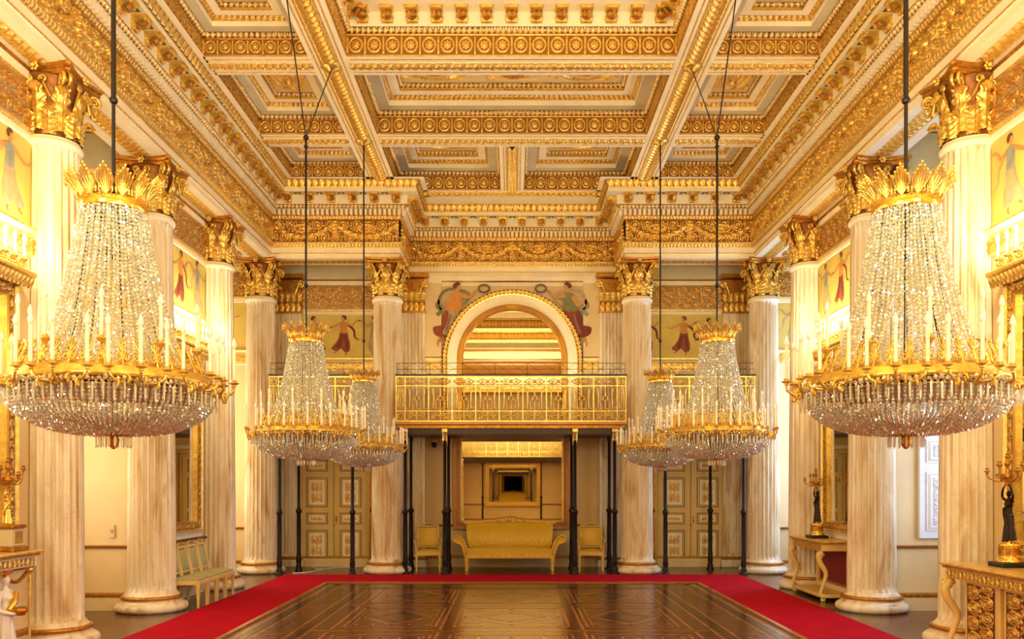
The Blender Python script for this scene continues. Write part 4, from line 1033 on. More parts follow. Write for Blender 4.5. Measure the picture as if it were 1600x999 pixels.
def mural(name, loc, rz, w_, h_, figs, label, ground='ochre', group=None):
    g = MB(); box(g, -w_/2, w_/2, -.006, 0, 0, h_, ground); o = g.build(name, None, loc, rz); tag(o, label, 'mural', group)
    for x, kind, flip, s in figs:
        d = dancer(kind, flip); d.xf(Matrix.Translation((x, -.007, h_*.05)) @ Matrix.Diagonal((s*1.3, 1, s*1.03, 1))); d.build('painted_figure', o)
    return o
mural('mural', (-4.05, 20.395, 4.93), 0, 2.35, .98, [(-.62, 2, 1, .9), (.08, 0, -1, .92), (.82, 1, 1, .92)], 'frieze painting of three dancing women above the left double door')
mural('mural', (4.05, 20.395, 4.93), 0, 2.35, .98, [(-.9, 2, -1, .9), (-.02, 0, -1, .9), (.58, 3, 1, .86), (1.0, 1, -1, .8)], 'frieze painting of dancing women above the right double door')
for sx, sd in ((-1, 'left'), (1, 'right')):
    rz = PI/2 if sx < 0 else -PI/2
    for yc, lb in ((8.98, 'nearest the camera'), (14.73, 'between the middle columns')):
        mural('mural', (sx*5.617, yc, 4.93), rz, 2.1, .98, [(-.75, 1, 1, .88), (-.05, 0, -1, .9), (.72, 1 if sx < 0 else 0, 1, .92)], f'painted dancing figures high on the {sd} side wall, {lb}')
mural('mural', (6.4, 19.035, 4.93), 0, 1.3, .98, [(-.2, 1, 1, .9), (.3, 2, -1, .9)], 'painted figure on the daylit return wall beside the far right column')
mural('mural', (-6.4, 19.035, 4.93), 0, 1.3, .98, [(0, 1, 1, .9)], 'painted figure on the bright return wall beside the far left column')
for sx, lb in ((-1, 'winged flying woman holding out a wreath, painted left of the arch'), (1, 'winged flying woman holding out a wreath, painted right of the arch')):
    v = victory(1 if sx < 0 else -1); v.xf(Matrix.Diagonal((1.12, 1, 1.12, 1))); o = v.build('painted_figure', None, (sx*1.36, 20.292, 6.12)); o['label'] = lb.replace('winged ', ''); o['category'] = 'mural'
# ------------------------------------------------------------------ balconies
def railing(x0, x1, z0, z1, npan):
    m = MB(); G = 'gold'
    box(m, x0-.02, x1+.02, -.03, .03, z1-.035, z1, 'wood'); box(m, x0, x1, -.015, .015, z1-.07, z1-.04, G); box(m, x0, x1, -.02, .02, z0, z0+.035, G)
    za = z0+.235; zb = z1-.25; box(m, x0, x1, -.01, .01, za-.01, za+.01, G); box(m, x0, x1, -.01, .01, zb-.01, zb+.01, G)
    e = .19; xs = [x0, x0+e]+list(np.linspace(x0+e, x1-e, npan+1)[1:-1])+[x1-e, x1]
    for x in xs: box(m, x-.012, x+.012, -.012, .012, z0, z1-.04, G)
    def tb(P, r=.008): tube(m, [(x, 0, z) for x, z in P], r*1.5, G, 4, caps=False)
    def circ(cx, cz, r, rr=.008, n=14): tb([(cx+r*math.cos(a), cz+r*math.sin(a)) for a in np.linspace(0, 2*PI, n)], rr)
    for i in range(len(xs)-1):
        a, b = xs[i], xs[i+1]; c = (a+b)/2; hw = (b-a)/2
        if hw < .12:
            for zc in ((z0+za)/2+.01, (zb+z1-.06)/2):
                circ(c, zc, .06, .012)
                for q in range(4): an = q*PI/2+PI/4; tb([(c+.06*math.cos(an), zc+.06*math.sin(an)), (c+.1*math.cos(an), zc+.1*math.sin(an))])
            tb([(c-.04, za+.05), (c-.06, (za+zb)/2), (c-.04, zb-.05)], .009); tb([(c+.04, za+.05), (c+.06, (za+zb)/2), (c+.04, zb-.05)], .009); tb([(c, za), (c, zb)], .006); continue
        # lower band: rosette star between leaf scrolls
        zc = (z0+za)/2+.015; h2 = (za-z0)/2-.02
        for q in range(8): an = q*PI/4; tb([(c+.02*math.cos(an), zc+.02*math.sin(an)), (c+.085*math.cos(an), zc+h2*math.sin(an))], .013 if q % 2 == 0 else .009)
        circ(c, zc, .022, .009, 8)
        for sg in (-1, 1):
            tb(spiral(c+sg*hw*.62, zc+.035, .045, .012, PI/2, sg*1.3, 12), .009); tb(spiral(c+sg*hw*.62, zc-.035, .045, .012, -PI/2, -sg*1.3, 12), .009)
            tb([(c+sg*hw*.9, zc-h2), (c+sg*hw*.3, zc+h2*.2), (c+sg*hw*.35, zc+h2)], .008)
        # tall band: ring, spindles and swept corner leaves
        zm = za+(zb-za)*.50; circ(c, zm, .052, .013); tb([(c, zb), (c, zm+.05)], .009); tb([(c, zm-.05), (c, za)], .009); ball(m, (c, 0, za+.07), .018, G, 6, 4); ball(m, (c, 0, zb-.08), .018, G, 6, 4)
        for sg in (-1, 1):
            x = c+sg*hw*.62; tb([(x, za+.06), (x-sg*.012, zm), (x, zb-.06)], .010)
            tb([(c+sg*hw, za+.10), (c+sg*hw*.8, za+.04), (c+sg*hw*.4, za+.02), (c+sg*.01, za+.06)], .011); tb([(c+sg*hw, zb-.02), (c+sg*hw*.7, zb-.06), (c+sg*hw*.62, zb-.16)], .008)
            tb([(c+sg*hw*.3, za+.02), (c+sg*hw*.42, zm-.08), (c+sg*.06, zm)], .007)
        # upper band: lens with a rosette
        zc = (zb+z1-.06)/2; h2 = (z1-.06-zb)/2-.012
        tb([(c-hw*.9, zc), (c-hw*.4, zc+h2*.8), (c, zc), (c+hw*.4, zc-h2*.8), (c+hw*.9, zc)], .008); tb([(c-hw*.9, zc), (c-hw*.4, zc-h2*.8), (c, zc), (c+hw*.4, zc+h2*.8), (c+hw*.9, zc)], .008)
        for sg in (-1, 1): circ(c+sg*hw*.45, zc, .028, .009, 8)
        circ(c, zc, .03, .01, 8)
    return m
def wires(x0, x1, z, h=.24):
    m = MB()
    for zz in (z+h, z+h*.45): tube(m, [(x0, 0, zz), (x1, 0, zz)], .006, 'wood', 4)
    n = max(2, round((x1-x0)/.36)); xs = np.linspace(x0, x1, n+1)
    for x in xs[::2]: tube(m, [(x, 0, z), (x, 0, z+h)], .006, 'wood', 4)
    for a, b in zip(xs[:-1], xs[1:]): tube(m, [(a, 0, z), (b, 0, z+h)], .0035, 'wood', 3); tube(m, [(b, 0, z), (a, 0, z+h)], .0035, 'wood', 3)
    return m
def post(x, y, ztop):
    m = MB(); lathe(m, [(.085, 0), (.085, .03), (.07, .05), (.06, .07), (.07, .10), (.055, .13), (.05, .16), (.062, .22), (.055, .30), (.045, .45), (.05, .9), (.046, 1.28), (.06, 1.31), (.072, 1.34), (.06, 1.37), (.04, 1.39), (.036, 1.5), (.033, ztop-.22), (.05, ztop-.20), (.04, ztop-.15), (.07, ztop-.02), (.07, ztop)], 'dark', 14, x, y)
    return m
def balcony(label, x0, x1, yf, yb, zd, zr, npan, posts, corbels):
    r = empty('balcony', ((x0+x1)/2, yf, 0)); tag(r, label, 'balcony', None); cx = (x0+x1)/2
    T = Matrix.Translation((-cx, -yf, 0))
    d = MB(); box(d, x0-.02, x1+.02, yf-.02, yb, zd-.06, zd, 'pinkframe', .01); box(d, x0+.02, x1-.02, yf+.02, yb, zd-.14, zd-.06, 'goldd', .01); box(d, x0+.06, x1-.06, yf+.06, yb, zd-.26, zd-.14, 'wood'); d.xf(T).build('deck', r)
    g = railing(x0, x1, zd, zr, npan); g.xf(Matrix.Translation((-cx, 0.01, 0))); go = g.build('gilt_railing', r)
    wr = wires(x0+.02, x1-.02, zr); wr.xf(Matrix.Translation((-cx, 0.01, 0))); wr.build('safety_wires', r)
    for px, py in posts: post(px, py, zd-.14).xf(T).build('post', r)
    for px in corbels:
        c = MB(); box(c, px-.06, px+.06, yf+.0, yf+.2, zd-.22, zd-.14, 'gold', .01)
        pr = smooth_open([(yf+.16, zd-.5), (yf+.10, zd-.42), (yf+.07, zd-.32), (yf+.03, zd-.22)], 4); n = len(pr)
        c.add([(px+s*.05, y, z) for s in (-1, 1) for y, z in pr]+[(px+s*.05, yf+.2, z) for s in (-1, 1) for y, z in pr], [(i, i+1, n+i+1, n+i) for i in range(n-1)]+[(i, 2*n+i, 2*n+i+1, i+1) for i in range(n-1)]+[(n+i, n+i+1, 3*n+i+1, 3*n+i) for i in range(n-1)], 'gold')
        c.xf(T).build('corbel', r)
    return r
cen = [(x, y) for x in (-2.32, -1.46, 1.36, 2.22) for y in (18.78, 19.85)]
balcony('central gilt iron balcony over the sofa on thin dark posts', -2.50, 2.45, 18.66, 20.28, 3.28, 4.31, 9, cen, (-2.32, -1.46, 1.36, 2.22))
balcony('gilt iron balcony before the left double door', -5.14, -3.16, 18.35, 20.1, 3.28, 4.27, 4, [(-4.98, 18.53), (-4.78, 19.4), (-3.42, 18.55), (-3.2, 19.9)], (-4.98, -3.42))
balcony('gilt iron balcony before the right double door', 3.16, 5.14, 18.35, 20.1, 3.28, 4.27, 4, [(4.95, 18.53), (4.5, 19.7), (3.28, 18.55), (3.2, 19.9)], (4.95, 3.28))

# the opposite end of the hall, seen only in the mirrors
m = railing(-2.5, 2.5, 3.28, 4.31, 9); m.xf(Matrix.Translation((0, -1.0, 0)) @ Matrix.Rotation(PI, 4, 'Z')); m.build('balcony_railing', rear_wall)
m = MB(); box(m, -2.5, 2.5, -2.1, -1.0, 3.0, 3.27, 'wood'); m.build('balcony_deck', rear_wall)
m = MB(); m.add([(-1.17, -2.06, 1.09), (-1.17, -2.06, 2.95), (1.17, -2.06, 2.95), (1.17, -2.06, 1.09)], [(0, 1, 2, 3)], 'mirror', smooth=False); m.build('mirror_glass', rear_wall)
m = MB(); frame_rect(m, 1.17, 1.09, 2.95, [(0, .05, 0, .07, 'goldd', None), (0, .07, .20, .10, 'gold', None), (.20, .10, .22, .02, 'gold', None)]); m.xf(Matrix.Translation((0, -2.09, 0)) @ Matrix.Rotation(PI, 4, 'Z')); m.build('mirror_frame', rear_wall)
for x in (-1.46, 1.36): post(x, -1.1, 3.1).build('post', rear_wall)
for x in (-2.74, 2.74):
    for ch_ in colp.children:
        o = ch_.copy(); col.objects.link(o); o.parent = rear_wall; o.location = (x, -1.3, 0)
        for g_ in ch_.children: q = g_.copy(); col.objects.link(q); q.parent = o

# ------------------------------------------------------------------ double doors
def door(name, cx):
    m = MB(); y = 20.395
    for s in (-1, 1): box(m, *sorted((cx+s*.78, cx+s*.90)), y-.07, y, 0, 2.72, 'doorpaint', .01); box(m, *sorted((cx+s*.82, cx+s*.86)), y-.085, y-.06, 0, 2.68, 'goldd')
    box(m, cx-.90, cx+.90, y-.08, y, 2.60, 2.76, 'doorpaint', .01); box(m, cx-.98, cx+.98, y-.14, y, 2.76, 2.86, 'cream', .02); box(m, cx-.86, cx+.86, y-.09, y-.07, 2.64, 2.67, 'goldd')
    o = struct(name, m)
    for s in (-1, 1):
        x0, x1 = sorted((cx+s*.012, cx+s*.775)); lf = MB(); box(lf, x0, x1, y-.045, y-.0, .02, 2.60, 'doorpaint', .006); lo = lf.build('door_leaf', o); pn = MB()
        for (z0, z1) in ((.16, .86), (1.0, 1.27), (1.40, 2.10), (2.24, 2.52)):
            a, b = x0+.13, x1-.13; yy = y-.045
            for q, mt in ((0, 'doorline'), (.022, 'doorpaint'), (.05, 'doorline'), (.062, 'cream'), (.105, 'doorline')):
                d = .006+q*.12 if q < .1 else .012
                box(pn, a+q, b-q, yy-d, yy, z0+q*.9, z1-q*.9, mt)
            q = .115; yy2 = yy-.0125
            if z1-z0 > .5: relief(pn, (a+q, yy2, z0+q), (a+q, yy2, z1-q), (b-q, yy2, z1-q), (b-q, yy2, z0+q), (0, -1, 0), 'r_door', 'arab', (z1-z0-2*q)/1.0, .02, 26, .012)
            else: relief(pn, (a+q, yy2, z0+q*.8), (b-q, yy2, z0+q*.8), (b-q, yy2, z1-q*.8), (a+q, yy2, z1-q*.8), (0, -1, 0), 'r_door', 'leaf', .06, .012, 10, .01)
        pn.build('door_panels', lo)
        if s > 0:
            h = MB(); ball(h, (x0+.05, y-.075, 1.12), .028, 'goldpolish', 8, 6); box(h, x0+.03, x0+.07, y-.055, y-.045, 1.02, 1.2, 'goldd'); h.build('door_handle', lo)
    return o
door('door_1', -4.19); door('door_2', 4.19)

# window shutter on the right return wall, and its window
def shutter(x, y, label):
    r = empty('shutter_panel', (x, y, 0)); tag(r, label, 'shutter')
    m = MB(); box(m, -.40, .40, -.06, 0, 1.1, 3.9, 'silver', .01); m.build('board', r); p = MB()
    for z0, z1 in ((1.22, 2.12), (2.26, 2.62), (2.74, 3.76)):
        box(p, -.30, .30, -.075, -.06, z0, z1, 'silver', .006); box(p, -.27, .27, -.078, -.07, z0+.03, z1-.03, 'greycream'); box(p, -.24, .24, -.082, -.07, z0+.05, z1-.05, 'silver')
        relief(p, (-.20, -.083, z0+.09), (-.20, -.083, z1-.09), (.20, -.083, z1-.09), (.20, -.083, z0+.09), (0, -1, 0), 'r_silver', 'arab', .4, .025, 26, .014)
    p.build('carved_panels', r)
shutter(6.62, 13.285, 'white carved window shutter on the daylit wall between the two near right columns')

# ------------------------------------------------------------------ seating
def legsq(m, x, y, z1, w0=.026, w1=.014, mat='doorpaint'):
    V = []
    for z, h in ((0, w1), (z1*.9, w0), (z1, w0)): V += [(x-h, y-h, z), (x+h, y-h, z), (x+h, y+h, z), (x-h, y+h, z)]
    F = [(k*4+i, k*4+(i+1) % 4, k*4+4+(i+1) % 4, k*4+4+i) for k in range(2) for i in range(4)]+[(3, 2, 1, 0), (8, 9, 10, 11)]
    m.add(V, F, mat, smooth=False)
def cushion(m, x0, x1, y0, y1, z0, z1, puff, mat):
    n = 10; u = np.linspace(-1, 1, n); U, Vv = np.meshgrid(u, u, indexing='ij')
    X = (x0+x1)/2+(x1-x0)/2*U; Y = (y0+y1)/2+(y1-y0)/2*Vv; Z = z1+puff*(1-U**4)*(1-Vv**4)
    i = np.arange(n-1)[:, None]*n; j = np.arange(n-1)[None, :]
    m.add(np.stack([X, Y, Z], -1).reshape(-1, 3), np.stack([i+j, i+n+j, i+n+j+1, i+j+1], -1).reshape(-1, 4), mat); box(m, x0, x1, y0, y1, z0, z1, mat)
def make_chair(arms=False, frame='doorpaint', silk='greensilk'):
    w_ = .56 if arms else .42; d_ = .52 if arms else .46; hw = w_/2; H = 1.06 if arms else .98
    r = empty('armchair' if arms else 'dining_chair', (0, 0, 0)); lg = []
    for x, y in ((-hw+.025, -d_/2+.025), (hw-.025, -d_/2+.025)):
        m = MB(); legsq(m, x, y, .40, mat=frame); m.build('leg', r)
    for x in (-hw+.03, hw-.03):
        m = MB(); P = [(x, d_/2+.05, 0), (x, d_/2-.01, .25), (x, d_/2-.03, .42)]; tube(m, P, [.016, .022, .026], frame, 6); m.build('leg', r)
    m = MB(); box(m, -hw, hw, -d_/2, d_/2, .36, .425, frame, .008); m.build('seat_rail', r)
    m = MB(); cushion(m, -hw+.02, hw-.02, -d_/2+.015, d_/2-.03, .42, .455, .035, silk); m.build('seat', r)
    b = MB(); y0 = d_/2-.03; y1 = d_/2+.09; sl = (y1-y0)/(H-.42)
    Y = lambda z: y0+sl*(z-.42)
    for s in (-1, 1): tube(b, [(s*(hw-.03), Y(.42), .42), (s*(hw-.035), Y(.7), .7), (s*(hw-.05), Y(H-.06), H-.06)], .022, frame, 8)
    tube(b, [(-hw+.03, Y(H-.07), H-.075), (hw-.03, Y(H-.07), H-.075)], .024, frame, 8)
    cp = smooth_open([(-hw+.06, H-.05), (-hw*.45, H-.03), (0, H), (hw*.45, H-.03), (hw-.06, H-.05)], 5); tube(b, [(x, Y(z), z) for x, z in cp], [.012]*4+[.018]*13+[.012]*4, 'gold' if not arms else frame, 6)
    tube(b, [(-hw+.03, Y(.52), .52), (hw-.03, Y(.52), .52)], .018, frame, 8); bo = b.build('backrest', r)
    p = MB(); n = 8; u = np.linspace(-1, 1, n); U, W = np.meshgrid(u, u, indexing='ij'); z = (.55+H-.11)/2+(H-.11-.55)/2*W; x = (hw-.055)*U
    for sd in (-1, 1):
        yy = y0+sl*(z-.42)+sd*(.012+.02*(1-U**4)*(1-W**4)); i = np.arange(n-1)[:, None]*n; j = np.arange(n-1)[None, :]
        p.add(np.stack([x, yy, z], -1).reshape(-1, 3), np.stack([i+j, i+n+j, i+n+j+1, i+j+1], -1).reshape(-1, 4), silk)
    p.build('back_pad', bo)
    if arms:
        for s in (-1, 1):
            m = MB(); tube(m, smooth_open([(s*(hw-.02), Y(.74), .74), (s*(hw+.01), .08, .70), (s*(hw+.02), -.14, .70), (s*(hw+.02), -.20, .66)], 5), .02, frame, 8)
            tube(m, smooth_open([(s*(hw+.02), -.17, .68), (s*(hw), -.14, .56), (s*(hw-.02), -.20, .42)], 5), .017, frame, 8); ball(m, (s*(hw+.02), -.205, .665), .03, frame, 8, 6)
            m.build('armrest', r)
    return r
dc = make_chair(); tag(dc, cat='chair', group='sage and gilt side chairs along the left wall')
for k, (y, lb) in enumerate(((13.66, 'first and nearest of the four chairs along the left wall'), (14.09, 'second chair of the row of four from the camera'), (14.52, 'third chair of the row of four from the camera'), (14.95, 'last and farthest of the four chairs along the left wall'))):
    place(dc, k == 0, (-5.08, y, 0), PI/2, lb)
ac_ = make_chair(True, 'yellowframe' if False else 'doorpaint', 'yellowsilk'); tag(ac_, cat='armchair', group='yellow silk armchairs beside the sofa')
place(ac_, True, (-1.88, 19.36, 0), R(6), 'yellow silk armchair left of the sofa'); place(ac_, False, (1.76, 19.36, 0), R(-4), 'yellow silk armchair right of the sofa, its back pad catching light')
def make_sofa():
    r = empty('sofa', (-.06, 19.30, 0)); tag(r, 'long yellow silk sofa with scrolled arms under the rectangular mirror', 'sofa')
    for x in (-.96, .96):
        m = MB(); legsq(m, x, .02, .30, .04, .022, 'yellowframe'); m.build('leg', r)
        m = MB(); legsq(m, x, .60, .30, .035, .022, 'yellowframe'); m.build('leg', r)
    m = MB(); box(m, -1.0, 1.0, -.02, .64, .28, .40, 'yellowframe', .012)
    for x in (-.5, 0, .5): box(m, x-.2, x+.2, -.03, -.02, .31, .37, 'gold', .004)
    m.build('seat_rail', r)
    m = MB(); cushion(m, -.95, .95, 0, .56, .40, .50, .05, 'yellowsilk'); m.build('seat', r)
    b = MB(); nx, nz = 64, 30; U = np.linspace(-1, 1, nx)[:, None]; t = np.linspace(0, 1, nz)[None, :]
    y = .50+.20*t**1.5-.05*np.sin(PI*t); z = .50+.56*t
    dia = np.cos(U*.95*2*PI/.11+t*.56*2*PI/.13)+np.cos(U*.95*2*PI/.11-t*.56*2*PI/.13)
    y = y-.012*dia*(t < .5)*(.5+.5*np.cos(PI*np.clip(t*2, 0, 1)))
    X = .95*U*(1+.06*t); V = np.stack([X*np.ones_like(t), y*np.ones_like(U), z*np.ones_like(U)], -1).reshape(-1, 3)
    i = np.arange(nx-1)[:, None]*nz; j = np.arange(nz-1)[None, :]; b.add(V, np.stack([i+j, i+nz+j, i+nz+j+1, i+j+1], -1).reshape(-1, 4), 'yellowsilk')
    V2 = V.copy(); V2[:, 1] = .72+.05*np.repeat(t, nx, 0).ravel(); b.add(V2, np.stack([i+j, i+j+1, i+nz+j+1, i+nz+j], -1).reshape(-1, 4), 'yellowsilk'); bo = b.build('backrest', r)
    c = MB(); P = smooth_open([(-1.06, .70, 1.04), (-.6, .70, 1.08), (-.25, .70, 1.10), (0, .70, 1.15), (.25, .70, 1.10), (.6, .70, 1.08), (1.06, .70, 1.04)], 6); tube(c, P, .035, 'yellowframe', 8)
    for x in (-.3, -.12, .12, .3): tube(c, [(x+x_, .66, z_) for x_, z_ in spiral(0, 1.09, .05, .01, 0, 1.5, 14)], .012, 'gold', 5)
    ball(c, (0, .67, 1.12), .05, 'gold'); c.build('crest_rail', bo)
    for s in (-1, 1):
        a = MB(); pr = smooth_open([(.93, .40), (.97, .55), (1.02, .68), (1.10, .77), (1.19, .79), (1.25, .74), (1.24, .67), (1.17, .63), (1.09, .60), (1.04, .50), (1.0, .34)], 5); n = len(pr)
        V = [(s*x, y, z) for y in (-.02, .70) for x, z in pr]; F = [(i, (i+1) % n, n+(i+1) % n, n+i) for i in range(n)]; a.add(V, F, 'yellowsilk'); a.add(V, [tuple(range(n)), tuple(range(n, 2*n))], 'yellowsilk', smooth=False)
        tube(a, [(s*x, -.03, z) for x, z in pr], .018, 'yellowframe', 6); a.build('arm', r)
    return r
M['yellowframe'] = simple('yellow_gilt_wood', srgb(236, 196, 84), 0.35, 0.2, 0.15, 12)
make_sofa()

# ------------------------------------------------------------------ human figures for statues
def blend(name, mb, parent, mat, vox=.01, loc=None):
    """join overlapping limbs into one continuous skin"""
    o = mb.build(name, parent); md = o.modifiers.new('r', 'REMESH'); md.mode = 'VOXEL'; md.voxel_size = vox; md.use_smooth_shade = True
    sm = o.modifiers.new('s', 'SMOOTH'); sm.factor = .6; sm.iterations = 3
    dg = bpy.context.evaluated_depsgraph_get(); me = bpy.data.meshes.new_from_object(o.evaluated_get(dg)); me.name = name
    me.materials.clear(); me.materials.append(M[mat]); o.modifiers.clear(); o.data = me; return o
def statue_body(raise_=True, drap=True):
    """standing woman 1 unit tall, facing -y"""
    m = MB(); g = 'bronze'
    def L(P, rr): tube(m, smooth_open(P, 5), np.interp(np.linspace(0, 1, (len(P)-1)*5+1), np.linspace(0, 1, len(rr)), rr), g, 10); [ball(m, p, r_, g, 10, 6) for p, r_ in ((P[0], rr[0]), (P[-1], rr[-1]))]
    ball(m, (0, -.005, .935), .048, g, 12, 8, 1.25); ball(m, (0, -.05, .925), .012, g, 8, 5); ball(m, (0, .03, .96), .045, g, 10, 6)
    L([(0, 0, .82), (0, 0, .90)], [.028, .026])
    L([(0, .0, .50), (0, -.01, .58), (0, .0, .66), (0, -.005, .74), (0, 0, .80)], [.085, .075, .062, .078, .055])
    L([(-.075, 0, .79), (.075, 0, .79)], [.034, .034])
    for s in (-1, 1): ball(m, (s*.035, -.055, .73), .032, g, 8, 6)
    if raise_:
        L([(-.09, 0, .79), (-.17, -.03, .86), (-.15, -.04, .99), (-.10, -.03, 1.08)], [.032, .026, .022, .016]); L([(.09, 0, .79), (.16, -.02, .88), (.13, -.03, 1.0), (.07, -.03, 1.08)], [.032, .026, .022, .016])
        for s in (-1, 1): 
            ball(m, (s*.085, -.03, 1.095), .02, g, 8, 5)
            for q in range(4): L([(s*.085+(q-1.5)*.009, -.04, 1.10), (s*.078+(q-1.5)*.009, -.05, 1.125)], [.006, .005])
    else:
        for s in (-1, 1):
            L([(s*.09, 0, .79), (s*.135, .0, .68), (s*.14, -.03, .60), (s*.07, -.13, .56), (s*.03, -.16, .57)], [.034, .03, .026, .021, .018])
            for q in range(4): L([(s*.035, -.16, .575+(q-1.5)*.012), (s*.005, -.175, .575+(q-1.5)*.012)], [.007, .006])
    # skirt with folds
    n = 48; th = np.arange(n)*2*PI/n; zs = np.linspace(.03, .56, 12); V = []
    for z in zs:
        t = 1-(z-.03)/.53; rr = .078+.055*t**1.2+(.010+.008*t)*np.cos(th*9+2*t)*(t > .05)
        V.append(np.stack([rr*np.cos(th)+.015*t, rr*np.sin(th)*.85, z*np.ones(n)], -1))
    V = np.concatenate(V); i = np.arange(11)[:, None]*n; j = np.arange(n); j2 = (j+1) % n
    m.add(V, np.stack([i+j, i+j2, i+n+j2, i+n+j], -1).reshape(-1, 4), g); m.add(V[:n], [tuple(range(n))[::-1]], g); m.add(V[-n:], [tuple(range(n))], g)
    for s in (-1, 1): L([(s*.04, -.07, .02), (s*.045, -.12, .012)], [.022, .014])
    if drap: L([(.10, .02, .78), (.0, -.08, .66), (-.09, -.04, .56), (-.13, .0, .40), (-.14, .03, .28)], [.022, .03, .035, .03, .012])
    return m
def candelabra_top(mat, cmat='gold', lit=False, s=1.0, n=6):
    m = MB(); lathe(m, [(.02, 0), (.035, .02), (.02, .05), (.05, .09), (.055, .11), (.02, .14), (.018, .22), (.03, .24), (.035, .26), (.02, .27), (.018, .30)], mat, 14)
    cups = [(0, 0, .33)]
    for k in range(n):
        a = k*2*PI/n; r = .20 if k % 2 == 0 else .15; zz = .17 if k % 2 == 0 else .24
        tube(m, [(x*math.cos(a), x*math.sin(a), z) for x, z in smooth_open([(.02, .10), (.08, .05), (r-.02, .09), (r, zz-.03)], 5)], .009, mat, 6); cups.append((r*math.cos(a), r*math.sin(a), zz))
        tube(m, [((.09+x_)*math.cos(a), (.09+x_)*math.sin(a), z_) for x_, z_ in spiral(0, .11, .03, .008, 0, 1.4, 12)], .007, mat, 5)
    for x, y, z in cups: lathe(m, [(.008, z-.04), (.02, z-.03), (.012, z-.02), (.032, z-.006), (.034, z), (.016, z+.002), (.018, z+.03), (.022, z+.034), (.0, z+.03)], mat, 10, x, y)
    return m
def candelabrum(name_label, loc, rz, kind):
    r = empty('candelabrum', loc, rz); tag(r, name_label, 'candelabrum')
    b = MB()
    if kind == 'bronze':
        box(b, -.15, .15, -.15, .15, 0, .05, 'black', .008); lathe(b, [(.13, .05), (.14, .06), (.12, .08), (.095, .10), (.10, .12), (.10, .22), (.11, .235), (.09, .25), (.07, .27)], 'goldpolish', 24); lathe(b, [(.103, .13), (.103, .20)], 'goldd', 24)
        b.build('pedestal', r); o = blend('statue_figure', statue_body(True), r, 'bronze', .008); o.location = (0, 0, .265); o.scale = (.55, .55, .55)
        c = candelabra_top('goldd'); co = c.build('candle_branches', r); co.location = (0, -.02, .86); co.scale = (.95, .95, .95)
    else:
        box(b, -.15, .15, -.15, .15, 0, .05, 'goldd', .01); box(b, -.12, .12, -.12, .12, .05, .24, 'greycream', .01); box(b, -.08, .08, -.125, .125, .08, .21, 'gold', .004); box(b, -.14, .14, -.14, .14, .24, .28, 'goldd', .012)
        b.build('pedestal', r); o = blend('statue_figure', statue_body(True), r, 'goldpolish', .008); o.location = (0, 0, .28); o.scale = (.36, .36, .36)
        c = candelabra_top('goldd'); co = c.build('candle_branches', r); co.location = (0, -.01, .66); co.scale = (.95, .95, .9)
    return r

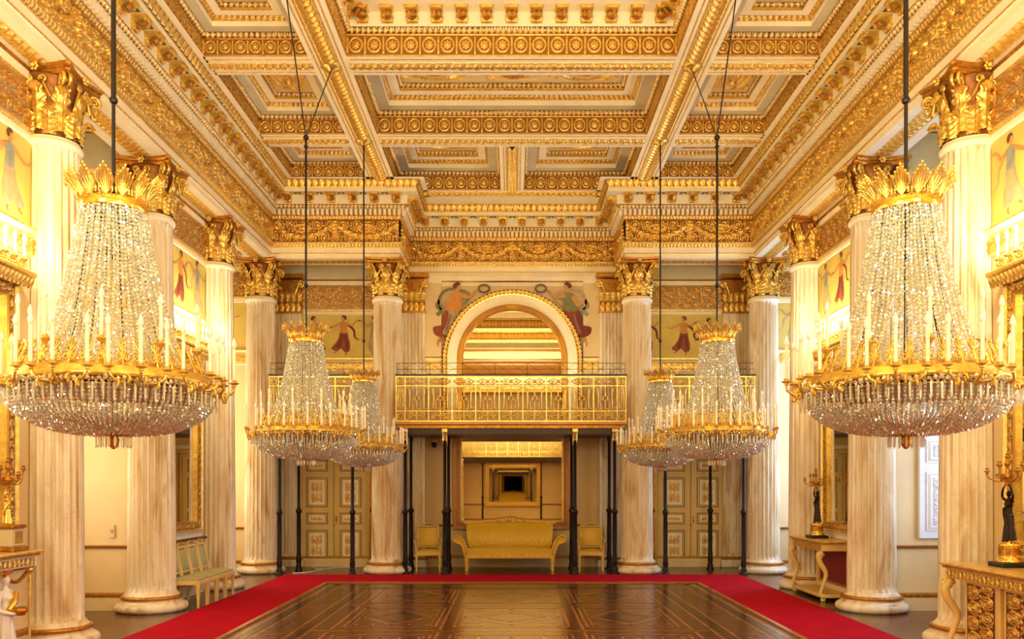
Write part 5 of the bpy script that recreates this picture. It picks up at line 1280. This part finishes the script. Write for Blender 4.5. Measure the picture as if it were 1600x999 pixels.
# ------------------------------------------------------------------ consoles
def scroll_leg(z1, mat='doorpaint', fy=0.0):
    m = MB(); P = smooth_open([(0, .10, .06), (0, .04, .09), (0, .03, .16), (0, .10, .34), (0, .12, .48), (0, .02, .64), (0, -.01, .76), (0, .05, z1-.06)], 5); n = len(P)
    tube(m, P, np.interp(np.linspace(0, 1, n), [0, .3, .75, 1], [.024, .03, .05, .055]), mat, 8)
    tube(m, [(0, .02+x_, z_) for x_, z_ in spiral(0, z1-.10, .07, .02, 0, 1.6, 18)], .02, 'gold', 6); tube(m, [(0, .06+x_, z_) for x_, z_ in spiral(0, .10, .05, .015, 0, 1.6, 18)], .014, 'gold', 6)
    ball(m, (0, .06, .03), .035, mat, 10, 6); return m
def console(label, loc, rz, W, D, H, kind):
    """front faces -y, back at y=0"""
    r = empty('console_table', loc, rz); tag(r, label, 'console table'); hw = W/2; t = MB()
    box(t, -hw, hw, -D, 0, H-.03, H, 'marbletop', .008); box(t, -hw+.02, hw-.02, -D+.02, 0, H-.06, H-.03, 'gold', .01); to = t.build('top', r)
    a = MB(); box(a, -hw+.05, hw-.05, -D+.05, 0, H-.17, H-.06, 'doorpaint' if kind != 'white' else 'white', .006)
    relief(a, (-hw+.1, -D+.048, H-.155), (hw-.1, -D+.048, H-.155), (hw-.1, -D+.048, H-.075), (-hw+.1, -D+.048, H-.075), (0, -1, 0), 'r_gold', 'leaf', .08, .015, 8, .012); a.build('apron', r)
    s = MB(); box(s, -hw+.04, hw-.04, -D+.04, 0, .06, .12, 'doorpaint', .01); [ball(s, (x, y, .03), .035, 'doorpaint', 8, 6) for x in (-hw+.1, hw-.1) for y in (-D+.1, -.08)]; s.build('base_shelf', r)
    if kind == 'gilt':
        for x in (-hw+.09, hw-.09): m = scroll_leg(H-.14); m.xf(Matrix.Translation((x, -D+.04, 0))); m.build('leg', r)
        p = MB()
        for x0, x1 in ((-hw+.20, -.06), (.06, hw-.20)):
            box(p, x0, x1, -D+.20, -D+.23, .12, H-.17, 'doorpaint'); relief(p, (x0+.04, -D+.198, .17), (x0+.04, -D+.198, H-.22), (x1-.04, -D+.198, H-.22), (x1-.04, -D+.198, .17), (0, -1, 0), 'r_dark', 'lace', .16, .025, 30, .01)
        p.build('carved_gilt_panels', r)
        for x, ya, yb in ((0, -D+.16, -D+.23), (-hw+.14, -.1, 0), (hw-.14, -.1, 0)): q = MB(); box(q, x-.045, x+.045, ya, yb, .12, H-.17, 'doorpaint', .01); q.build('post', r)
    elif kind == 'small':
        for x in (-hw+.09, hw-.09):
            m = scroll_leg(H-.14); m.xf(Matrix.Translation((x, -D+.02, 0)) @ Matrix.Diagonal((.75, .9, 1, 1))); m.build('leg', r)
            m = MB(); box(m, x-.035, x+.035, -.08, 0, 0, H-.17, 'doorpaint', .006); m.build('leg', r)
        p = MB(); box(p, -hw+.12, hw-.12, -.03, 0, .12, H-.17, 'red_velvet'); p.build('back_panel', r)
    else:
        p = MB(); box(p, -hw+.05, hw-.05, -.12, 0, .12, H-.17, 'white'); p.build('back_panel', r)
        for x in (-hw+.50, hw-.50):
            o = blend('caryatid', statue_body(False, False), r, 'white', .009); o.location = (x, -D+.13, .10); o.scale = (.94, .94, .90)
            m = MB(); lathe(m, [(.055, H-.22), (.07, H-.20), (.075, H-.17)], 'gold', 16, x, -D+.13); lathe(m, [(.0, .575), (.05, .58), (.075, .62), (.08, .66), (.05, .655)], 'goldd', 18, x, -D-.02); m.build('gilt_bowl_and_cap', o)
            bpy.context.view_layer.update(); o.children[0].matrix_parent_inverse = o.matrix_local.inverted()
            m = MB(); sash = smooth_open([(x+.07, -D+.06, .80), (x, -D+.03, .72), (x-.07, -D+.05, .64)], 5); tube(m, sash, .03, 'goldpolish', 8); so = m.build('gilt_sash', o); so.matrix_parent_inverse = o.matrix_local.inverted()
        g = MB(); 
        for k in range(3):
            x0 = -hw+.2+k*.5; P = [(x0+u*.45, -D+.12, H-.22-.10*math.sin(PI*u)) for u in np.linspace(0, 1, 9)]; tube(g, P, .02, 'goldd', 6)
        g.build('garland', r)
        for x in (-hw+.10, hw-.10):
            m = MB(); tube(m, [(x, -D+.10, .12), (x, -D+.10, H-.2)], .012, 'doorpaint', 8); tube(m, [(x, -D+.10, .6), (x, -D+.10, H-.27)], .02, 'gold', 8); ball(m, (x, -D+.10, H-.21), .04, 'gold'); m.build('staff', r)
    return r
console('large cream and gilt console table at the right edge of the photo', (5.60, 8.95, 0), -PI/2, 1.8, .74, 1.05, 'gilt')
console('small gilt console table with curved legs under the far right mirror', (5.60, 14.98, 0), -PI/2, 1.60, .56, 1.0, 'small')
console('white console table with carved women holding gilt bowls, at the left edge', (-5.60, 8.55, 0), PI/2, 1.75, .52, 1.22, 'white')
candelabrum('dark bronze woman holding gilt candle branches, on the large right console', (5.30, 9.22, 1.05), -PI/2, 'bronze')
candelabrum('small dark bronze figure with gilt candle branches, on the far right console', (5.30, 15.05, 1.0), -PI/2, 'bronze')
candelabrum('gilt figure with candle branches on a square pedestal, on the left console', (-5.35, 9.20, 1.22), PI/2, 'gilt')

# ------------------------------------------------------------------ small things
m = MB(); box(m, -.07, .07, -.04, 0, -.02, .12, 'white', .01); o = m.build('security_camera', None, (-1.83, 20.395, 2.86)); tag(o, 'small dome security camera on the wall left of the big mirror', 'camera')
m = MB(); ball(m, (0, -.09, 0), .065, 'black', 14, 8); m.build('dome', o)
m = MB(); box(m, -.04, .04, -.02, 0, -.10, .10, 'greycream', .006); box(m, -.02, .02, -.026, -.02, -.03, .03, 'pinkframe', .003); o = m.build('wall_socket', None, (-6.12, 13.285, 1.21)); tag(o, 'small beige wall socket box between the two near left columns', 'socket')
m = MB(); tube(m, smooth_open([(-4.7, 20.2, .012), (-4.4, 19.6, .012), (-4.1, 19.9, .012), (-3.6, 20.2, .012)], 6), .012, 'white', 5); tube(m, smooth_open([(-4.75, 18.75, .012), (-4.5, 18.9, .012), (-4.35, 19.2, .012)], 6), .012, 'white', 5); o = m.build('cable'); tag(o, 'white cable lying on the floor before the left double door', 'cable')
